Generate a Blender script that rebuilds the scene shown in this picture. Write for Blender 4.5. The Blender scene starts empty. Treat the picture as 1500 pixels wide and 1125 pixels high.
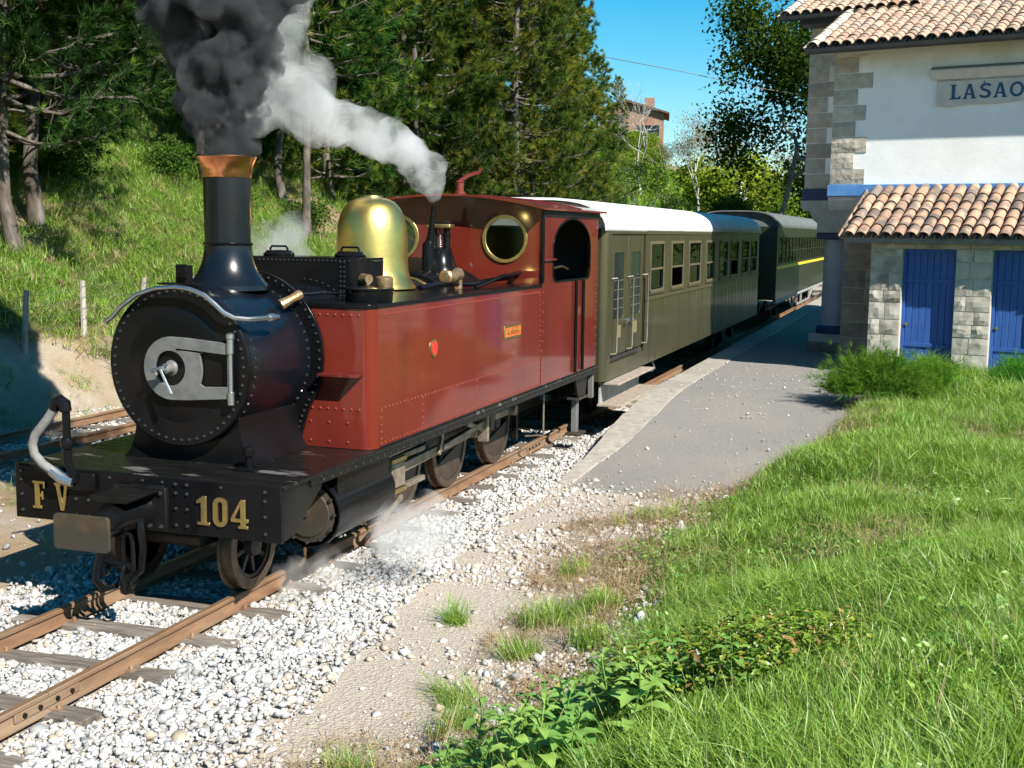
import bpy, bmesh, math, random
import numpy as np
from mathutils import Vector, Matrix, geometry
pi = math.pi
rad = math.radians
SC = bpy.context.scene
COL = SC.collection
# ------------------------------------------------------------------ camera
cam = bpy.data.cameras.new('camera'); cam_ob = bpy.data.objects.new('camera', cam); COL.objects.link(cam_ob)
cam.sensor_fit = 'HORIZONTAL'; cam.sensor_width = 36; cam.lens = 36 * 1783.8 / 1500
cam.clip_start = .05; cam.clip_end = 3000
_r = Vector((0.94606, 0.32377, 0.01188)); _u = Vector((-0.05145, 0.11393, 0.99216)); _w = Vector((-0.31988, 0.93925, -0.12445))
cam_ob.matrix_world = Matrix(((_r.x, _u.x, -_w.x, 5.683), (_r.y, _u.y, -_w.y, 0), (_r.z, _u.z, -_w.z, 2.923), (0, 0, 0, 1)))
SC.camera = cam_ob
# ------------------------------------------------------------------ sky, sun, exposure
SUN_AZ = math.atan2(.843, -.537)          # clockwise from +Y
SUN_EL = rad(40)
world = bpy.data.worlds.new('World'); SC.world = world; world.use_nodes = True
wn = world.node_tree.nodes; wl = world.node_tree.links
sky = wn.new('ShaderNodeTexSky'); sky.sky_type = 'NISHITA'; sky.sun_disc = False
sky.sun_elevation = SUN_EL; sky.sun_rotation = SUN_AZ; sky.altitude = 300; sky.air_density = 1.0; sky.dust_density = .15; sky.ozone_density = 3.0
hs = wn.new('ShaderNodeHueSaturation'); hs.inputs['Saturation'].default_value = 1.55; hs.inputs['Hue'].default_value = .480
wl.new(sky.outputs[0], hs.inputs['Color'])
bg = wn['Background']; bg.inputs[1].default_value = .068
wl.new(hs.outputs[0], bg.inputs[0])
sl = bpy.data.lights.new('sun', 'SUN'); sl.energy = 5.0; sl.angle = rad(.53); sl.color = (1, .95, .86)
sun = bpy.data.objects.new('sun', sl); COL.objects.link(sun)
sdir = Vector((math.sin(SUN_AZ) * math.cos(SUN_EL), math.cos(SUN_AZ) * math.cos(SUN_EL), math.sin(SUN_EL)))
sun.rotation_euler = sdir.to_track_quat('Z', 'Y').to_euler()
SC.view_settings.view_transform = 'Standard'; SC.view_settings.look = 'None'
SC.view_settings.exposure = 1.12; SC.view_settings.gamma = 1; SC.view_settings.use_curve_mapping = False
SC.render.engine = 'CYCLES'
SC.cycles.use_denoising = True
SC.cycles.max_bounces = 5; SC.cycles.diffuse_bounces = 2; SC.cycles.glossy_bounces = 2; SC.cycles.transmission_bounces = 2
SC.cycles.use_adaptive_sampling = True; SC.cycles.adaptive_threshold = .025
SC.cycles.transparent_max_bounces = 8; SC.cycles.volume_bounces = 4
SC.cycles.caustics_reflective = False; SC.cycles.caustics_refractive = False
SC.cycles.sample_clamp_indirect = 6
RNG = np.random.default_rng(7); random.seed(7)

# ------------------------------------------------------------------ materials
MATS = {}
def nd(t, ty, **kw):
    n = t.nodes.new(ty)
    for k, v in kw.items(): setattr(n, k, v)
    return n
def pm(name, c1, c2=None, scale=4, rough=.5, metal=0, bump=0, bscale=30, coat=0, spec=.5, detail=5, contrast=(.35, .65), rrange=0, stretch=None, rnd=0, tint=None, c3=None, s3=1.2, k3=(.5, .65)):
    """principled material: two colours mixed by noise, optional third in larger patches, bump, per-object random"""
    m = bpy.data.materials.new(name); m.use_nodes = True; t = m.node_tree; L = t.links
    b = t.nodes['Principled BSDF']
    b.inputs['Roughness'].default_value = rough; b.inputs['Metallic'].default_value = metal
    b.inputs['Coat Weight'].default_value = coat; b.inputs['Coat Roughness'].default_value = .06
    b.inputs['Specular IOR Level'].default_value = spec
    tc = nd(t, 'ShaderNodeTexCoord'); co = tc.outputs['Object']
    if stretch:
        mp = nd(t, 'ShaderNodeMapping'); mp.inputs['Scale'].default_value = stretch; L.new(co, mp.inputs[0]); co = mp.outputs[0]
    if rnd:
        oi = nd(t, 'ShaderNodeObjectInfo'); ad = nd(t, 'ShaderNodeVectorMath', operation='MULTIPLY_ADD')
        cb = nd(t, 'ShaderNodeCombineXYZ')
        for i in range(3): L.new(oi.outputs['Random'], cb.inputs[i])
        ad.inputs[1].default_value = (37, 53, 71); L.new(cb.outputs[0], ad.inputs[0]); L.new(co, ad.inputs[2]); co = ad.outputs[0]
    nz = nd(t, 'ShaderNodeTexNoise'); nz.inputs['Scale'].default_value = scale; nz.inputs['Detail'].default_value = detail; L.new(co, nz.inputs['Vector'])
    out = None
    if c2 is not None:
        mr = nd(t, 'ShaderNodeMapRange'); mr.inputs[1].default_value = contrast[0]; mr.inputs[2].default_value = contrast[1]; L.new(nz.outputs[0], mr.inputs[0])
        mx = nd(t, 'ShaderNodeMix', data_type='RGBA'); mx.inputs[6].default_value = (*c1, 1); mx.inputs[7].default_value = (*c2, 1); L.new(mr.outputs[0], mx.inputs[0]); out = mx.outputs[2]
    else:
        rg = nd(t, 'ShaderNodeRGB'); rg.outputs[0].default_value = (*c1, 1); out = rg.outputs[0]
    if c3 is not None:
        n3 = nd(t, 'ShaderNodeTexNoise'); n3.inputs['Scale'].default_value = s3; n3.inputs['Detail'].default_value = 6; L.new(co, n3.inputs['Vector'])
        mr = nd(t, 'ShaderNodeMapRange'); mr.inputs[1].default_value = k3[0]; mr.inputs[2].default_value = k3[1]; L.new(n3.outputs[0], mr.inputs[0])
        mx = nd(t, 'ShaderNodeMix', data_type='RGBA'); L.new(out, mx.inputs[6]); mx.inputs[7].default_value = (*c3, 1); L.new(mr.outputs[0], mx.inputs[0]); out = mx.outputs[2]
    if tint:
        at = nd(t, 'ShaderNodeAttribute', attribute_name='tint'); cr = nd(t, 'ShaderNodeValToRGB')
        el = cr.color_ramp.elements
        for i, (p, c) in enumerate(tint):
            e = el[i] if i < 2 else el.new(p)
            e.position = p; e.color = (*c, 1)
        L.new(at.outputs['Fac'], cr.inputs[0])
        mx = nd(t, 'ShaderNodeMix', data_type='RGBA', blend_type='MULTIPLY'); mx.inputs[0].default_value = 1
        L.new(cr.outputs[0], mx.inputs[6]); L.new(out, mx.inputs[7]); out = mx.outputs[2]
    if rnd:
        h = nd(t, 'ShaderNodeHueSaturation'); mr = nd(t, 'ShaderNodeMapRange'); mr.inputs[3].default_value = 1 - rnd; mr.inputs[4].default_value = 1 + rnd
        L.new(oi.outputs['Random'], mr.inputs[0]); L.new(mr.outputs[0], h.inputs['Value']); L.new(out, h.inputs['Color']); out = h.outputs[0]
    L.new(out, b.inputs['Base Color'])
    if rrange:
        mr = nd(t, 'ShaderNodeMapRange'); mr.inputs[3].default_value = rough - rrange; mr.inputs[4].default_value = rough + rrange; L.new(nz.outputs[0], mr.inputs[0]); L.new(mr.outputs[0], b.inputs['Roughness'])
    if bump:
        n2 = nd(t, 'ShaderNodeTexNoise'); n2.inputs['Scale'].default_value = bscale; n2.inputs['Detail'].default_value = 4; L.new(co, n2.inputs['Vector'])
        bp = nd(t, 'ShaderNodeBump'); bp.inputs['Strength'].default_value = bump; bp.inputs['Distance'].default_value = .02; L.new(n2.outputs[0], bp.inputs['Height']); L.new(bp.outputs[0], b.inputs['Normal'])
        if coat: L.new(bp.outputs[0], b.inputs['Coat Normal'])
    MATS[name] = m
    return m
def leafmat(name, ramp, trans=.3, rnd=.25, rough=.55, gloss=0):
    """leaf material: tint attribute -> colour ramp, part of the light passes through"""
    m = bpy.data.materials.new(name); m.use_nodes = True; t = m.node_tree; L = t.links
    t.nodes.remove(t.nodes['Principled BSDF'])
    at = nd(t, 'ShaderNodeAttribute', attribute_name='tint'); cr = nd(t, 'ShaderNodeValToRGB'); el = cr.color_ramp.elements
    for i, (p, c) in enumerate(ramp):
        e = el[i] if i < 2 else el.new(p)
        e.position = p; e.color = (*c, 1)
    oi = nd(t, 'ShaderNodeObjectInfo'); h = nd(t, 'ShaderNodeHueSaturation'); mr = nd(t, 'ShaderNodeMapRange'); mr.inputs[3].default_value = 1 - rnd; mr.inputs[4].default_value = 1 + rnd
    L.new(at.outputs['Fac'], cr.inputs[0]); L.new(oi.outputs['Random'], mr.inputs[0]); L.new(mr.outputs[0], h.inputs['Value']); L.new(cr.outputs[0], h.inputs['Color'])
    d = nd(t, 'ShaderNodeBsdfDiffuse'); tr = nd(t, 'ShaderNodeBsdfTranslucent'); gl = nd(t, 'ShaderNodeBsdfGlossy'); gl.inputs['Roughness'].default_value = rough; gl.inputs[0].default_value = (.9, .95, .9, 1)
    L.new(h.outputs[0], d.inputs[0]); L.new(h.outputs[0], tr.inputs[0])
    mx = nd(t, 'ShaderNodeMixShader'); mx.inputs[0].default_value = trans; L.new(d.outputs[0], mx.inputs[1]); L.new(tr.outputs[0], mx.inputs[2])
    if gloss:
        m2 = nd(t, 'ShaderNodeMixShader'); m2.inputs[0].default_value = gloss; L.new(mx.outputs[0], m2.inputs[1]); L.new(gl.outputs[0], m2.inputs[2]); mx = m2
    L.new(mx.outputs[0], t.nodes['Material Output'].inputs[0])
    mr2 = nd(t, 'ShaderNodeMapRange'); mr2.inputs[3].default_value = .475; mr2.inputs[4].default_value = .512; f_ = nd(t, 'ShaderNodeMath', operation='FRACT'); g_ = nd(t, 'ShaderNodeMath', operation='MULTIPLY'); g_.inputs[1].default_value = 7.31
    L.new(oi.outputs['Random'], g_.inputs[0]); L.new(g_.outputs[0], f_.inputs[0]); L.new(f_.outputs[0], mr2.inputs[0]); L.new(mr2.outputs[0], h.inputs['Hue'])
    MATS[name] = m
    return m

pm('black_gloss', (.004, .004, .0045), (.006, .006, .007), 3, rough=.2, coat=.0, spec=.17, bump=.03, bscale=6, rrange=.06)
pm('rivet_black', (.03, .03, .032), None, rough=.14, coat=1.0, metal=.3)
pm('rivet_red', (.20, .035, .022), None, rough=.16, coat=1.0)
pm('navy_gloss', (.0035, .0045, .007), (.005, .0065, .010), 2.5, rough=.26, coat=.15, spec=.4, bump=.05, bscale=4, rrange=.08)
pm('black_iron', (.005, .005, .005), (.010, .009, .008), 7, rough=.40, spec=.2, rrange=.15, bump=.12, bscale=25)
pm('footplate', (.006, .006, .006), (.010, .010, .009), 8, spec=.2, rough=.26, rrange=.15, c3=(.12, .11, .105), s3=3.4, k3=(.60, .67), stretch=(.6, 1.6, 1), bump=.1, bscale=20)
pm('red_paint', (.140, .0185, .0105), (.115, .015, .0085), 1.6, rough=.3, spec=.2, coat=.9, bump=.05, bscale=2.2, rrange=.05, c3=(.085, .012, .008), s3=1.6, k3=(.52, .8), stretch=(1, 1, .35))
pm('red_dark', (.11, .012, .008), (.08, .010, .007), 3, rough=.35, coat=.3, c3=(.25, .12, .09), s3=4, k3=(.6, .75))
pm('brass', (.80, .60, .20), (.70, .50, .15), 6, rough=.36, metal=1, bump=.22, bscale=6, rrange=.08)
pm('brass_dull', (.58, .44, .17), (.46, .34, .13), 14, rough=.42, metal=1, rrange=.1)
pm('bronze_cast', (.52, .34, .19), (.36, .22, .11), 14, rough=.42, metal=.85, bump=.25, bscale=25)
pm('copper', (.80, .36, .19), (.62, .24, .11), 6, rough=.22, metal=1, bump=.3, bscale=11, rrange=.08)
pm('handrail_steel', (.16, .15, .125), (.12, .115, .10), 12, rough=.55, metal=.4)
pm('steel_bright', (.55, .55, .55), (.42, .42, .42), 12, rough=.38, metal=1, rrange=.1)
pm('steel_grey', (.17, .17, .165), (.125, .125, .12), 9, rough=.5, metal=.25, bump=.1, bscale=30)
pm('rod_steel', (.34, .29, .225), (.20, .16, .115), 10, rough=.45, metal=.6, rrange=.12)
pm('wheel_iron', (.035, .024, .018), (.06, .04, .028), 9, rough=.5, metal=.2, bump=.15, bscale=20, rrange=.1)
pm('tyre_steel', (.14, .10, .075), (.08, .055, .04), 12, rough=.4, metal=.7, rrange=.1)
pm('rusty_plate', (.085, .058, .034), (.050, .038, .025), 6, rough=.5, metal=.3, bump=.1, bscale=18, c3=(.045, .042, .035), s3=5, k3=(.42, .6))
pm('hose_rubber', (.19, .185, .175), (.14, .135, .13), 18, rough=.75)
pm('green_cab', (.02, .16, .03), None, rough=.4)
pm('orange_plate', (.62, .14, .02), (.5, .1, .02), 8, rough=.35, coat=.4)
pm('red_plate', (.6, .04, .02), (.5, .03, .02), 8, rough=.35, coat=.4)
pm('cab_dark', (.012, .012, .011), (.02, .018, .016), 5, rough=.7)
# coaches
pm('olive_paint', (.053, .049, .021), (.044, .041, .018), 2, rough=.38, coat=.15, bump=.05, bscale=3, c3=(.036, .034, .016), s3=1.6, k3=(.45, .7), rrange=.08, stretch=(1, 1, .3))
pm('olive_trim', (.064, .057, .026), (.054, .048, .022), 6, rough=.45)
pm('roof_white', (.80, .80, .78), (.70, .70, .68), 2, rough=.6, c3=(.6, .6, .57), s3=.8, k3=(.55, .75))
pm('roof_grey', (.13, .14, .14), (.10, .11, .11), 2, rough=.6)
pm('window_wood', (.12, .098, .055), (.09, .075, .042), 8, rough=.5)
pm('step_wood', (.33, .28, .22), (.22, .18, .14), 5, rough=.75, stretch=(1, .15, 1), scale=20) if False else pm('step_wood', (.33, .28, .22), (.22, .18, .14), 12, rough=.75, bump=.2, bscale=20)
pm('coach_interior', (.05, .036, .024), (.035, .027, .02), 3, rough=.7)
pm('green_paint', (.020, .024, .010), (.016, .019, .008), 2, rough=.4, coat=.1)
pm('yellow_paint', (.75, .52, .03), None, rough=.5)
pm('underframe_grey', (.30, .31, .31), (.22, .22, .21), 5, rough=.6)
pm('notice_tan', (.16, .13, .06), None, rough=.6)
# permanent way
pm('rail_rust', (.235, .135, .075), (.16, .088, .048), 14, rough=.6, metal=.15, bump=.2, bscale=50, stretch=(1, .25, 1), c3=(.26, .19, .125), s3=3, k3=(.45, .7))
pm('rail_head', (.36, .24, .15), (.26, .16, .09), 9, rough=.38, metal=.5, stretch=(3, .2, 1))
pm('sleeper_wood', (.20, .17, .14), (.085, .07, .058), 9, rough=.9, bump=.9, bscale=14, stretch=(.35, 3.2, 3), rnd=.22, contrast=(.3, .7))
pm('ballast_stone', (.92, .92, .92), (.72, .72, .72), 18, rough=.85, bump=.25, bscale=40, tint=((0, (.24, .235, .23)), (.35, (.40, .395, .39)), (.8, (.58, .575, .56)), (1, (.42, .34, .25))))
# station
pm('plaster_white', (.86, .86, .85), (.80, .80, .79), 2, rough=.9, bump=.15, bscale=14, c3=(.76, .76, .73), s3=.7, k3=(.5, .8))
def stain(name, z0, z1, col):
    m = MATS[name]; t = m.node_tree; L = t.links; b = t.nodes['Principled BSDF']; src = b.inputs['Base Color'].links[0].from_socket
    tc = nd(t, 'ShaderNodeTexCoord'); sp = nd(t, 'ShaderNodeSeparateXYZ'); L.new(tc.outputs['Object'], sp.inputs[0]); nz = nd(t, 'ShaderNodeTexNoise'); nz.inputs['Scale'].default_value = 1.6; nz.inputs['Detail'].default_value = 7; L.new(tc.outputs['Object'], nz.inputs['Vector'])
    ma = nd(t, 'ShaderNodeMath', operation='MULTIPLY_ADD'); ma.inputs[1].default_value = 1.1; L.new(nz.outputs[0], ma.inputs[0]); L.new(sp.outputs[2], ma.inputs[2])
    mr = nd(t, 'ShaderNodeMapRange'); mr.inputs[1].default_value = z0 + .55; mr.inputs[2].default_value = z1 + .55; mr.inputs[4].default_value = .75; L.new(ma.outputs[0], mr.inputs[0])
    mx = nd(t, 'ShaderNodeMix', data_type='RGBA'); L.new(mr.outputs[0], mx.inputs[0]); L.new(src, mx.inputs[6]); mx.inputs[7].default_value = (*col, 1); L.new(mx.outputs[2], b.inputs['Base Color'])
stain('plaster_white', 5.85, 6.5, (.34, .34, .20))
pm('plaster_sign', (.64, .58, .53), (.54, .49, .45), 6, rough=.9, bump=.2, bscale=20)
pm('blue_letter', (.02, .08, .17), (.035, .11, .2), 16, rough=.8)
pm('blue_band', (.06, .20, .48), (.10, .25, .52), 6, rough=.75, c3=(.3, .42, .6), s3=7, k3=(.62, .7))
pm('blue_door', (.022, .085, .31), (.032, .11, .36), 5, rough=.6, stretch=(4, 4, .5), bump=.15, bscale=12)
pm('stone_block', (.50, .46, .39), (.40, .37, .31), 5, rough=.92, bump=.5, bscale=9, rnd=.16, c3=(.22, .19, .15), s3=2.5, k3=(.55, .72))
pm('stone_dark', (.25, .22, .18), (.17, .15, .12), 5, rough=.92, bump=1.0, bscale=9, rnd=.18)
pm('quoin_stone', (.46, .42, .36), (.34, .30, .25), 6, rough=.92, bump=1.2, bscale=10, rnd=.16)
pm('mortar', (.48, .44, .38), (.38, .35, .30), 12, rough=.95, bump=.4, bscale=30)
pm('cornice_stone', (.44, .42, .39), (.36, .34, .31), 6, rough=.9, bump=.3, bscale=14)
pm('column_paint', (.40, .42, .45), (.34, .36, .39), 3, rough=.8)
pm('dark_blue_paint', (.015, .03, .10), None, rough=.6)
pm('tile_clay', (.43, .265, .17), (.34, .205, .14), 3, rough=.88, bump=.35, bscale=25, rnd=.30, c3=(.15, .12, .10), s3=3.2, k3=(.46, .58))
pm('tile_old', (.43, .285, .20), (.33, .215, .155), 3, rough=.9, bump=.35, bscale=25, rnd=.26, c3=(.24, .21, .17), s3=2.0, k3=(.50, .64))
pm('tile_ridge', (.52, .46, .38), (.42, .36, .29), 4, rough=.9, bump=.35, bscale=25, rnd=.12)
pm('gutter_black', (.02, .021, .023), (.03, .03, .03), 5, rough=.45)
pm('eave_grey', (.20, .22, .22), (.15, .16, .16), 5, rough=.8)
pm('asphalt', (.31, .29, .27), (.15, .14, .132), 75, rough=.92, bump=.9, bscale=150, c3=(.26, .24, .21), s3=.8, k3=(.46, .66), detail=3, contrast=(.3, .7))
pm('coping', (.33, .30, .255), (.23, .21, .18), 9, rough=.9, bump=.4, bscale=40, rnd=.1, c3=(.30, .27, .22), s3=3, k3=(.56, .7))
pm('post_wood', (.36, .33, .29), (.25, .22, .19), 10, rough=.9, bump=.5, bscale=18, rnd=.2, stretch=(3, 3, .5))
pm('wire_steel', (.16, .15, .14), None, rough=.5, metal=.6)
# vegetation
pm('bark_pine', (.105, .085, .066), (.045, .036, .029), 7, rough=.95, bump=1.0, bscale=12, stretch=(1.6, 1.6, .45), c3=(.16, .145, .125), s3=3, k3=(.5, .65))
pm('bark_grey', (.20, .185, .165), (.12, .105, .09), 6, rough=.95, bump=.6, bscale=14)
pm('bark_pale', (.42, .40, .37), (.30, .28, .25), 4, rough=.9)
leafmat('pine_needles', ((0, (.012, .036, .010)), (.5, (.038, .095, .018)), (.8, (.125, .180, .024)), (1, (.23, .22, .035))), .34)
leafmat('leaf_broad', ((0, (.022, .060, .012)), (.6, (.055, .125, .018)), (1, (.15, .21, .025))), .4)
leafmat('leaf_light', ((0, (.07, .15, .015)), (.6, (.17, .27, .025)), (1, (.30, .35, .05))), .45)
leafmat('leaf_haze', ((0, (.11, .10, .05)), (.6, (.17, .15, .07)), (1, (.24, .22, .10))), .4)
leafmat('grass_blade', ((0, (.065, .170, .014)), (.45, (.165, .320, .028)), (.8, (.28, .42, .055)), (1, (.46, .42, .19))), .45, .3, .5, .04)
leafmat('grass_dry', ((0, (.24, .17, .09)), (.6, (.36, .27, .15)), (1, (.46, .38, .24))), .3, .2)
leafmat('fern_leaf', ((0, (.05, .18, .018)), (1, (.14, .34, .04))), .45)
leafmat('bramble_leaf', ((0, (.05, .13, .012)), (.6, (.17, .27, .025)), (.85, (.26, .30, .04)), (1, (.30, .18, .06))), .35, .25, .4, .05)
leafmat('weed_leaf', ((0, (.14, .30, .06)), (1, (.24, .42, .09))), .4, .2, .4, .05)
# far house
pm('house_brick', (.27, .155, .10), (.21, .12, .08), 3, rough=.9)
pm('house_roof', (.11, .06, .045), (.08, .045, .035), 3, rough=.9)
pm('dark_glass', (.015, .018, .02), None, rough=.08)
# glass
def glassmat(name, tintc=(.75, .8, .8)):
    m = bpy.data.materials.new(name); m.use_nodes = True; t = m.node_tree; L = t.links
    t.nodes.remove(t.nodes['Principled BSDF'])
    tr = nd(t, 'ShaderNodeBsdfTransparent'); tr.inputs[0].default_value = (*tintc, 1); gl = nd(t, 'ShaderNodeBsdfGlossy'); gl.inputs['Roughness'].default_value = .02
    fr = nd(t, 'ShaderNodeFresnel'); fr.inputs[0].default_value = 1.5; mx = nd(t, 'ShaderNodeMixShader')
    L.new(fr.outputs[0], mx.inputs[0]); L.new(tr.outputs[0], mx.inputs[1]); L.new(gl.outputs[0], mx.inputs[2]); L.new(mx.outputs[0], t.nodes['Material Output'].inputs[0])
    MATS[name] = m
glassmat('pane_glass', (.42, .46, .45))

# ------------------------------------------------------------------ object helpers
def tag(o, label=None, cat=None, group=None, kind=None):
    if label: o['label'] = label
    if cat: o['category'] = cat
    if group: o['group'] = group
    if kind: o['kind'] = kind
    return o
def thing(name, loc, label, cat, group=None, rz=0):
    o = bpy.data.objects.new(name, None); COL.objects.link(o); o.location = loc; o.rotation_euler = (0, 0, rz); o.empty_display_size = .2
    o['_o'] = list(loc)
    return tag(o, label, cat, group)
class MB:
    """collects geometry; build() links it as one mesh object"""
    def __init__(s): s.v = []; s.f = []
    def add(s, vs, fs):
        n = len(s.v); s.v.extend([tuple(map(float, v)) for v in vs]); s.f.extend([tuple(i + n for i in f) for f in fs]); return s
    def box(s, x0, x1, y0, y1, z0, z1):
        return s.add([(x0, y0, z0), (x1, y0, z0), (x1, y1, z0), (x0, y1, z0), (x0, y0, z1), (x1, y0, z1), (x1, y1, z1), (x0, y1, z1)],
                     [(0, 3, 2, 1), (4, 5, 6, 7), (0, 1, 5, 4), (1, 2, 6, 5), (2, 3, 7, 6), (3, 0, 4, 7)])
    def bar(s, p0, p1, w, h, up=(0, 0, 1)):
        p0 = Vector(p0); p1 = Vector(p1); d = (p1 - p0).normalized(); sd = d.cross(Vector(up)).normalized(); u = sd.cross(d)
        c = [(sd * a * w / 2 + u * b * h / 2) for a, b in ((-1, -1), (1, -1), (1, 1), (-1, 1))]
        return s.add([p0 + k for k in c] + [p1 + k for k in c], [(3, 2, 1, 0), (4, 5, 6, 7), (0, 1, 5, 4), (1, 2, 6, 5), (2, 3, 7, 6), (3, 0, 4, 7)])
    def tube(s, pts, r, n=8, caps=True):
        pts = [Vector(p) for p in pts]; rs = r if hasattr(r, '__len__') else [r] * len(pts)
        vs = []; fs = []; pu = None
        for i, p in enumerate(pts):
            d = (pts[min(i + 1, len(pts) - 1)] - pts[max(i - 1, 0)]).normalized()
            if pu is None: pu = Vector((0, 0, 1)) if abs(d.z) < .9 else Vector((1, 0, 0))
            sd = d.cross(pu).normalized(); u = sd.cross(d).normalized(); pu = u
            for k in range(n):
                a = 2 * pi * k / n; vs.append(p + (sd * math.cos(a) + u * math.sin(a)) * rs[i])
        for i in range(len(pts) - 1):
            for k in range(n):
                a = i * n + k; b = i * n + (k + 1) % n; fs.append((a, b, b + n, a + n))
        if caps: fs.append(tuple(range(n - 1, -1, -1))); m = (len(pts) - 1) * n; fs.append(tuple(range(m, m + n)))
        return s.add(vs, fs)
    def lathe(s, prof, c, axis='z', n=32, arc=None):
        """prof: (radius, height) pairs; axis through c"""
        vs = []; fs = []
        for r, h in prof:
            for k in range(n):
                a = 2 * pi * k / n; x, y = r * math.cos(a), r * math.sin(a)
                vs.append({'z': (c[0] + x, c[1] + y, c[2] + h), 'y': (c[0] - x, c[1] + h, c[2] + y), 'x': (c[0] + h, c[1] + x, c[2] + y)}[axis])
        for i in range(len(prof) - 1):
            for k in range(n):
                a = i * n + k; b = i * n + (k + 1) % n; fs.append((a, b, b + n, a + n))
        if prof[0][0] > 1e-4: fs.append(tuple(range(n - 1, -1, -1)))
        if prof[-1][0] > 1e-4: m = (len(prof) - 1) * n; fs.append(tuple(range(m, m + n)))
        return s.add(vs, fs)
    def prism(s, loops, f, w0, w1):
        """extrude a 2-D outline (first loop; the others are holes); f(u, v, w) -> xyz"""
        flat = [p for l in loops for p in l]
        tris = geometry.tessellate_polygon([[Vector((p[0], p[1], 0)) for p in l] for l in loops])
        n = len(flat); vs = [f(p[0], p[1], w0) for p in flat] + [f(p[0], p[1], w1) for p in flat]
        fs = []
        for t in tris:
            a, b, c = [flat[i] for i in t]
            ccw = (b[0] - a[0]) * (c[1] - a[1]) - (b[1] - a[1]) * (c[0] - a[0]) > 0
            t = tuple(t) if ccw else tuple(t[::-1])
            fs.append(tuple(i + n for i in t)); fs.append(t[::-1])
        o = 0
        for l in loops:
            m = len(l)
            for k in range(m): a = o + k; b = o + (k + 1) % m; fs.append((a, b, b + n, a + n))
            o += m
        return s.add(vs, fs)
    def dome(s, p, nrm, r, h=None, n=6):
        """rivet / bolt head: low dome on a surface"""
        p = Vector(p); d = Vector(nrm).normalized(); h = h or r * .8
        t = d.orthogonal().normalized(); b = d.cross(t); vs = []
        for rr, hh in ((1, 0), (.75, .7)):
            for k in range(n): a = 2 * pi * k / n; vs.append(p + (t * math.cos(a) + b * math.sin(a)) * r * rr + d * h * hh)
        vs.append(p + d * h); fs = []
        for k in range(n): k2 = (k + 1) % n; fs += [(k, k2, k2 + n, k + n), (k + n, k2 + n, 2 * n)]
        return s.add(vs, fs)
    def build(s, name, mat, parent=None, smooth=35, bevel=0, seg=2, local=False, kind=None, label=None):
        me = bpy.data.meshes.new(name)
        off = Vector((0, 0, 0))
        if parent is not None and not local: off = Vector(parent.get('_o', (0, 0, 0)))
        v = np.array(s.v, dtype=np.float64) - np.array(off)
        me.from_pydata(v.tolist(), [], s.f); 
        bm = bmesh.new(); bm.from_mesh(me); bmesh.ops.recalc_face_normals(bm, faces=bm.faces); bm.to_mesh(me); bm.free()
        if smooth:
            me.shade_smooth(); me.set_sharp_from_angle(angle=rad(smooth))
        me.materials.append(MATS[mat])
        o = bpy.data.objects.new(name, me); COL.objects.link(o)
        if parent is not None: o.parent = parent; o['_o'] = list(off)
        if bevel:
            md = o.modifiers.new('bevel', 'BEVEL'); md.width = bevel; md.segments = seg; md.limit_method = 'ANGLE'; md.angle_limit = rad(40)
        if kind: o['kind'] = kind
        if label: o['label'] = label
        return o
def rawmesh(name, v, f, mat, tint=None, smooth=False):
    """fast mesh from numpy arrays; f is (n,3) or (n,4); tint per vertex"""
    me = bpy.data.meshes.new(name); v = np.ascontiguousarray(v, dtype=np.float32); f = np.ascontiguousarray(f, dtype=np.int32); k = f.shape[1]
    me.vertices.add(len(v)); me.vertices.foreach_set('co', v.ravel())
    me.loops.add(f.size); me.loops.foreach_set('vertex_index', f.ravel())
    me.polygons.add(len(f)); me.polygons.foreach_set('loop_start', np.arange(0, f.size, k, dtype=np.int32)); me.polygons.foreach_set('loop_total', np.full(len(f), k, dtype=np.int32))
    if smooth: me.polygons.foreach_set('use_smooth', np.ones(len(f), dtype=bool))
    me.update(calc_edges=True)
    if tint is not None:
        a = me.attributes.new('tint', 'FLOAT', 'POINT'); a.data.foreach_set('value', np.ascontiguousarray(tint, dtype=np.float32))
    me.materials.append(MATS[mat])
    return me
def put(name, me, parent=None, loc=(0, 0, 0), rot=(0, 0, 0), scale=1, kind=None):
    o = bpy.data.objects.new(name, me); COL.objects.link(o); o.location = loc; o.rotation_euler = rot
    o.scale = (scale,) * 3 if not hasattr(scale, '__len__') else scale
    if parent is not None: o.parent = parent
    if kind: o['kind'] = kind
    return o
def arc(cx, cy, r, a0, a1, n, ry=None):
    ry = ry or r
    return [(cx + r * math.cos(a0 + (a1 - a0) * i / n), cy + ry * math.sin(a0 + (a1 - a0) * i / n)) for i in range(n + 1)]
def circ(cx, cy, r, n=32, ry=None): return arc(cx, cy, r, 0, 2 * pi, n, ry)[:-1]
def rrect(x0, x1, y0, y1, r, n=5, corners=(1, 1, 1, 1)):
    p = []
    for (cx, cy, a), c in zip(((x0 + r, y0 + r, pi), (x1 - r, y0 + r, 1.5 * pi), (x1 - r, y1 - r, 0), (x0 + r, y1 - r, .5 * pi)), corners):
        if c: p += arc(cx, cy, r, a, a + pi / 2, n)
        else: p += [{0: (x1, y1), 1: (x0, y1), 2: (x0, y0), 3: (x1, y0)}[int(round(a / (pi / 2))) % 4]]
    return p
fy = lambda u, v, w: (u, w, v)      # outline in x,z ; depth along y
fx = lambda u, v, w: (w, u, v)      # outline in y,z ; depth along x
fz = lambda u, v, w: (u, v, w)
def sm(a, b, x):
    t = np.clip((np.asarray(x, float) - a) / (b - a), 0, 1); return t * t * (3 - 2 * t)
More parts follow.
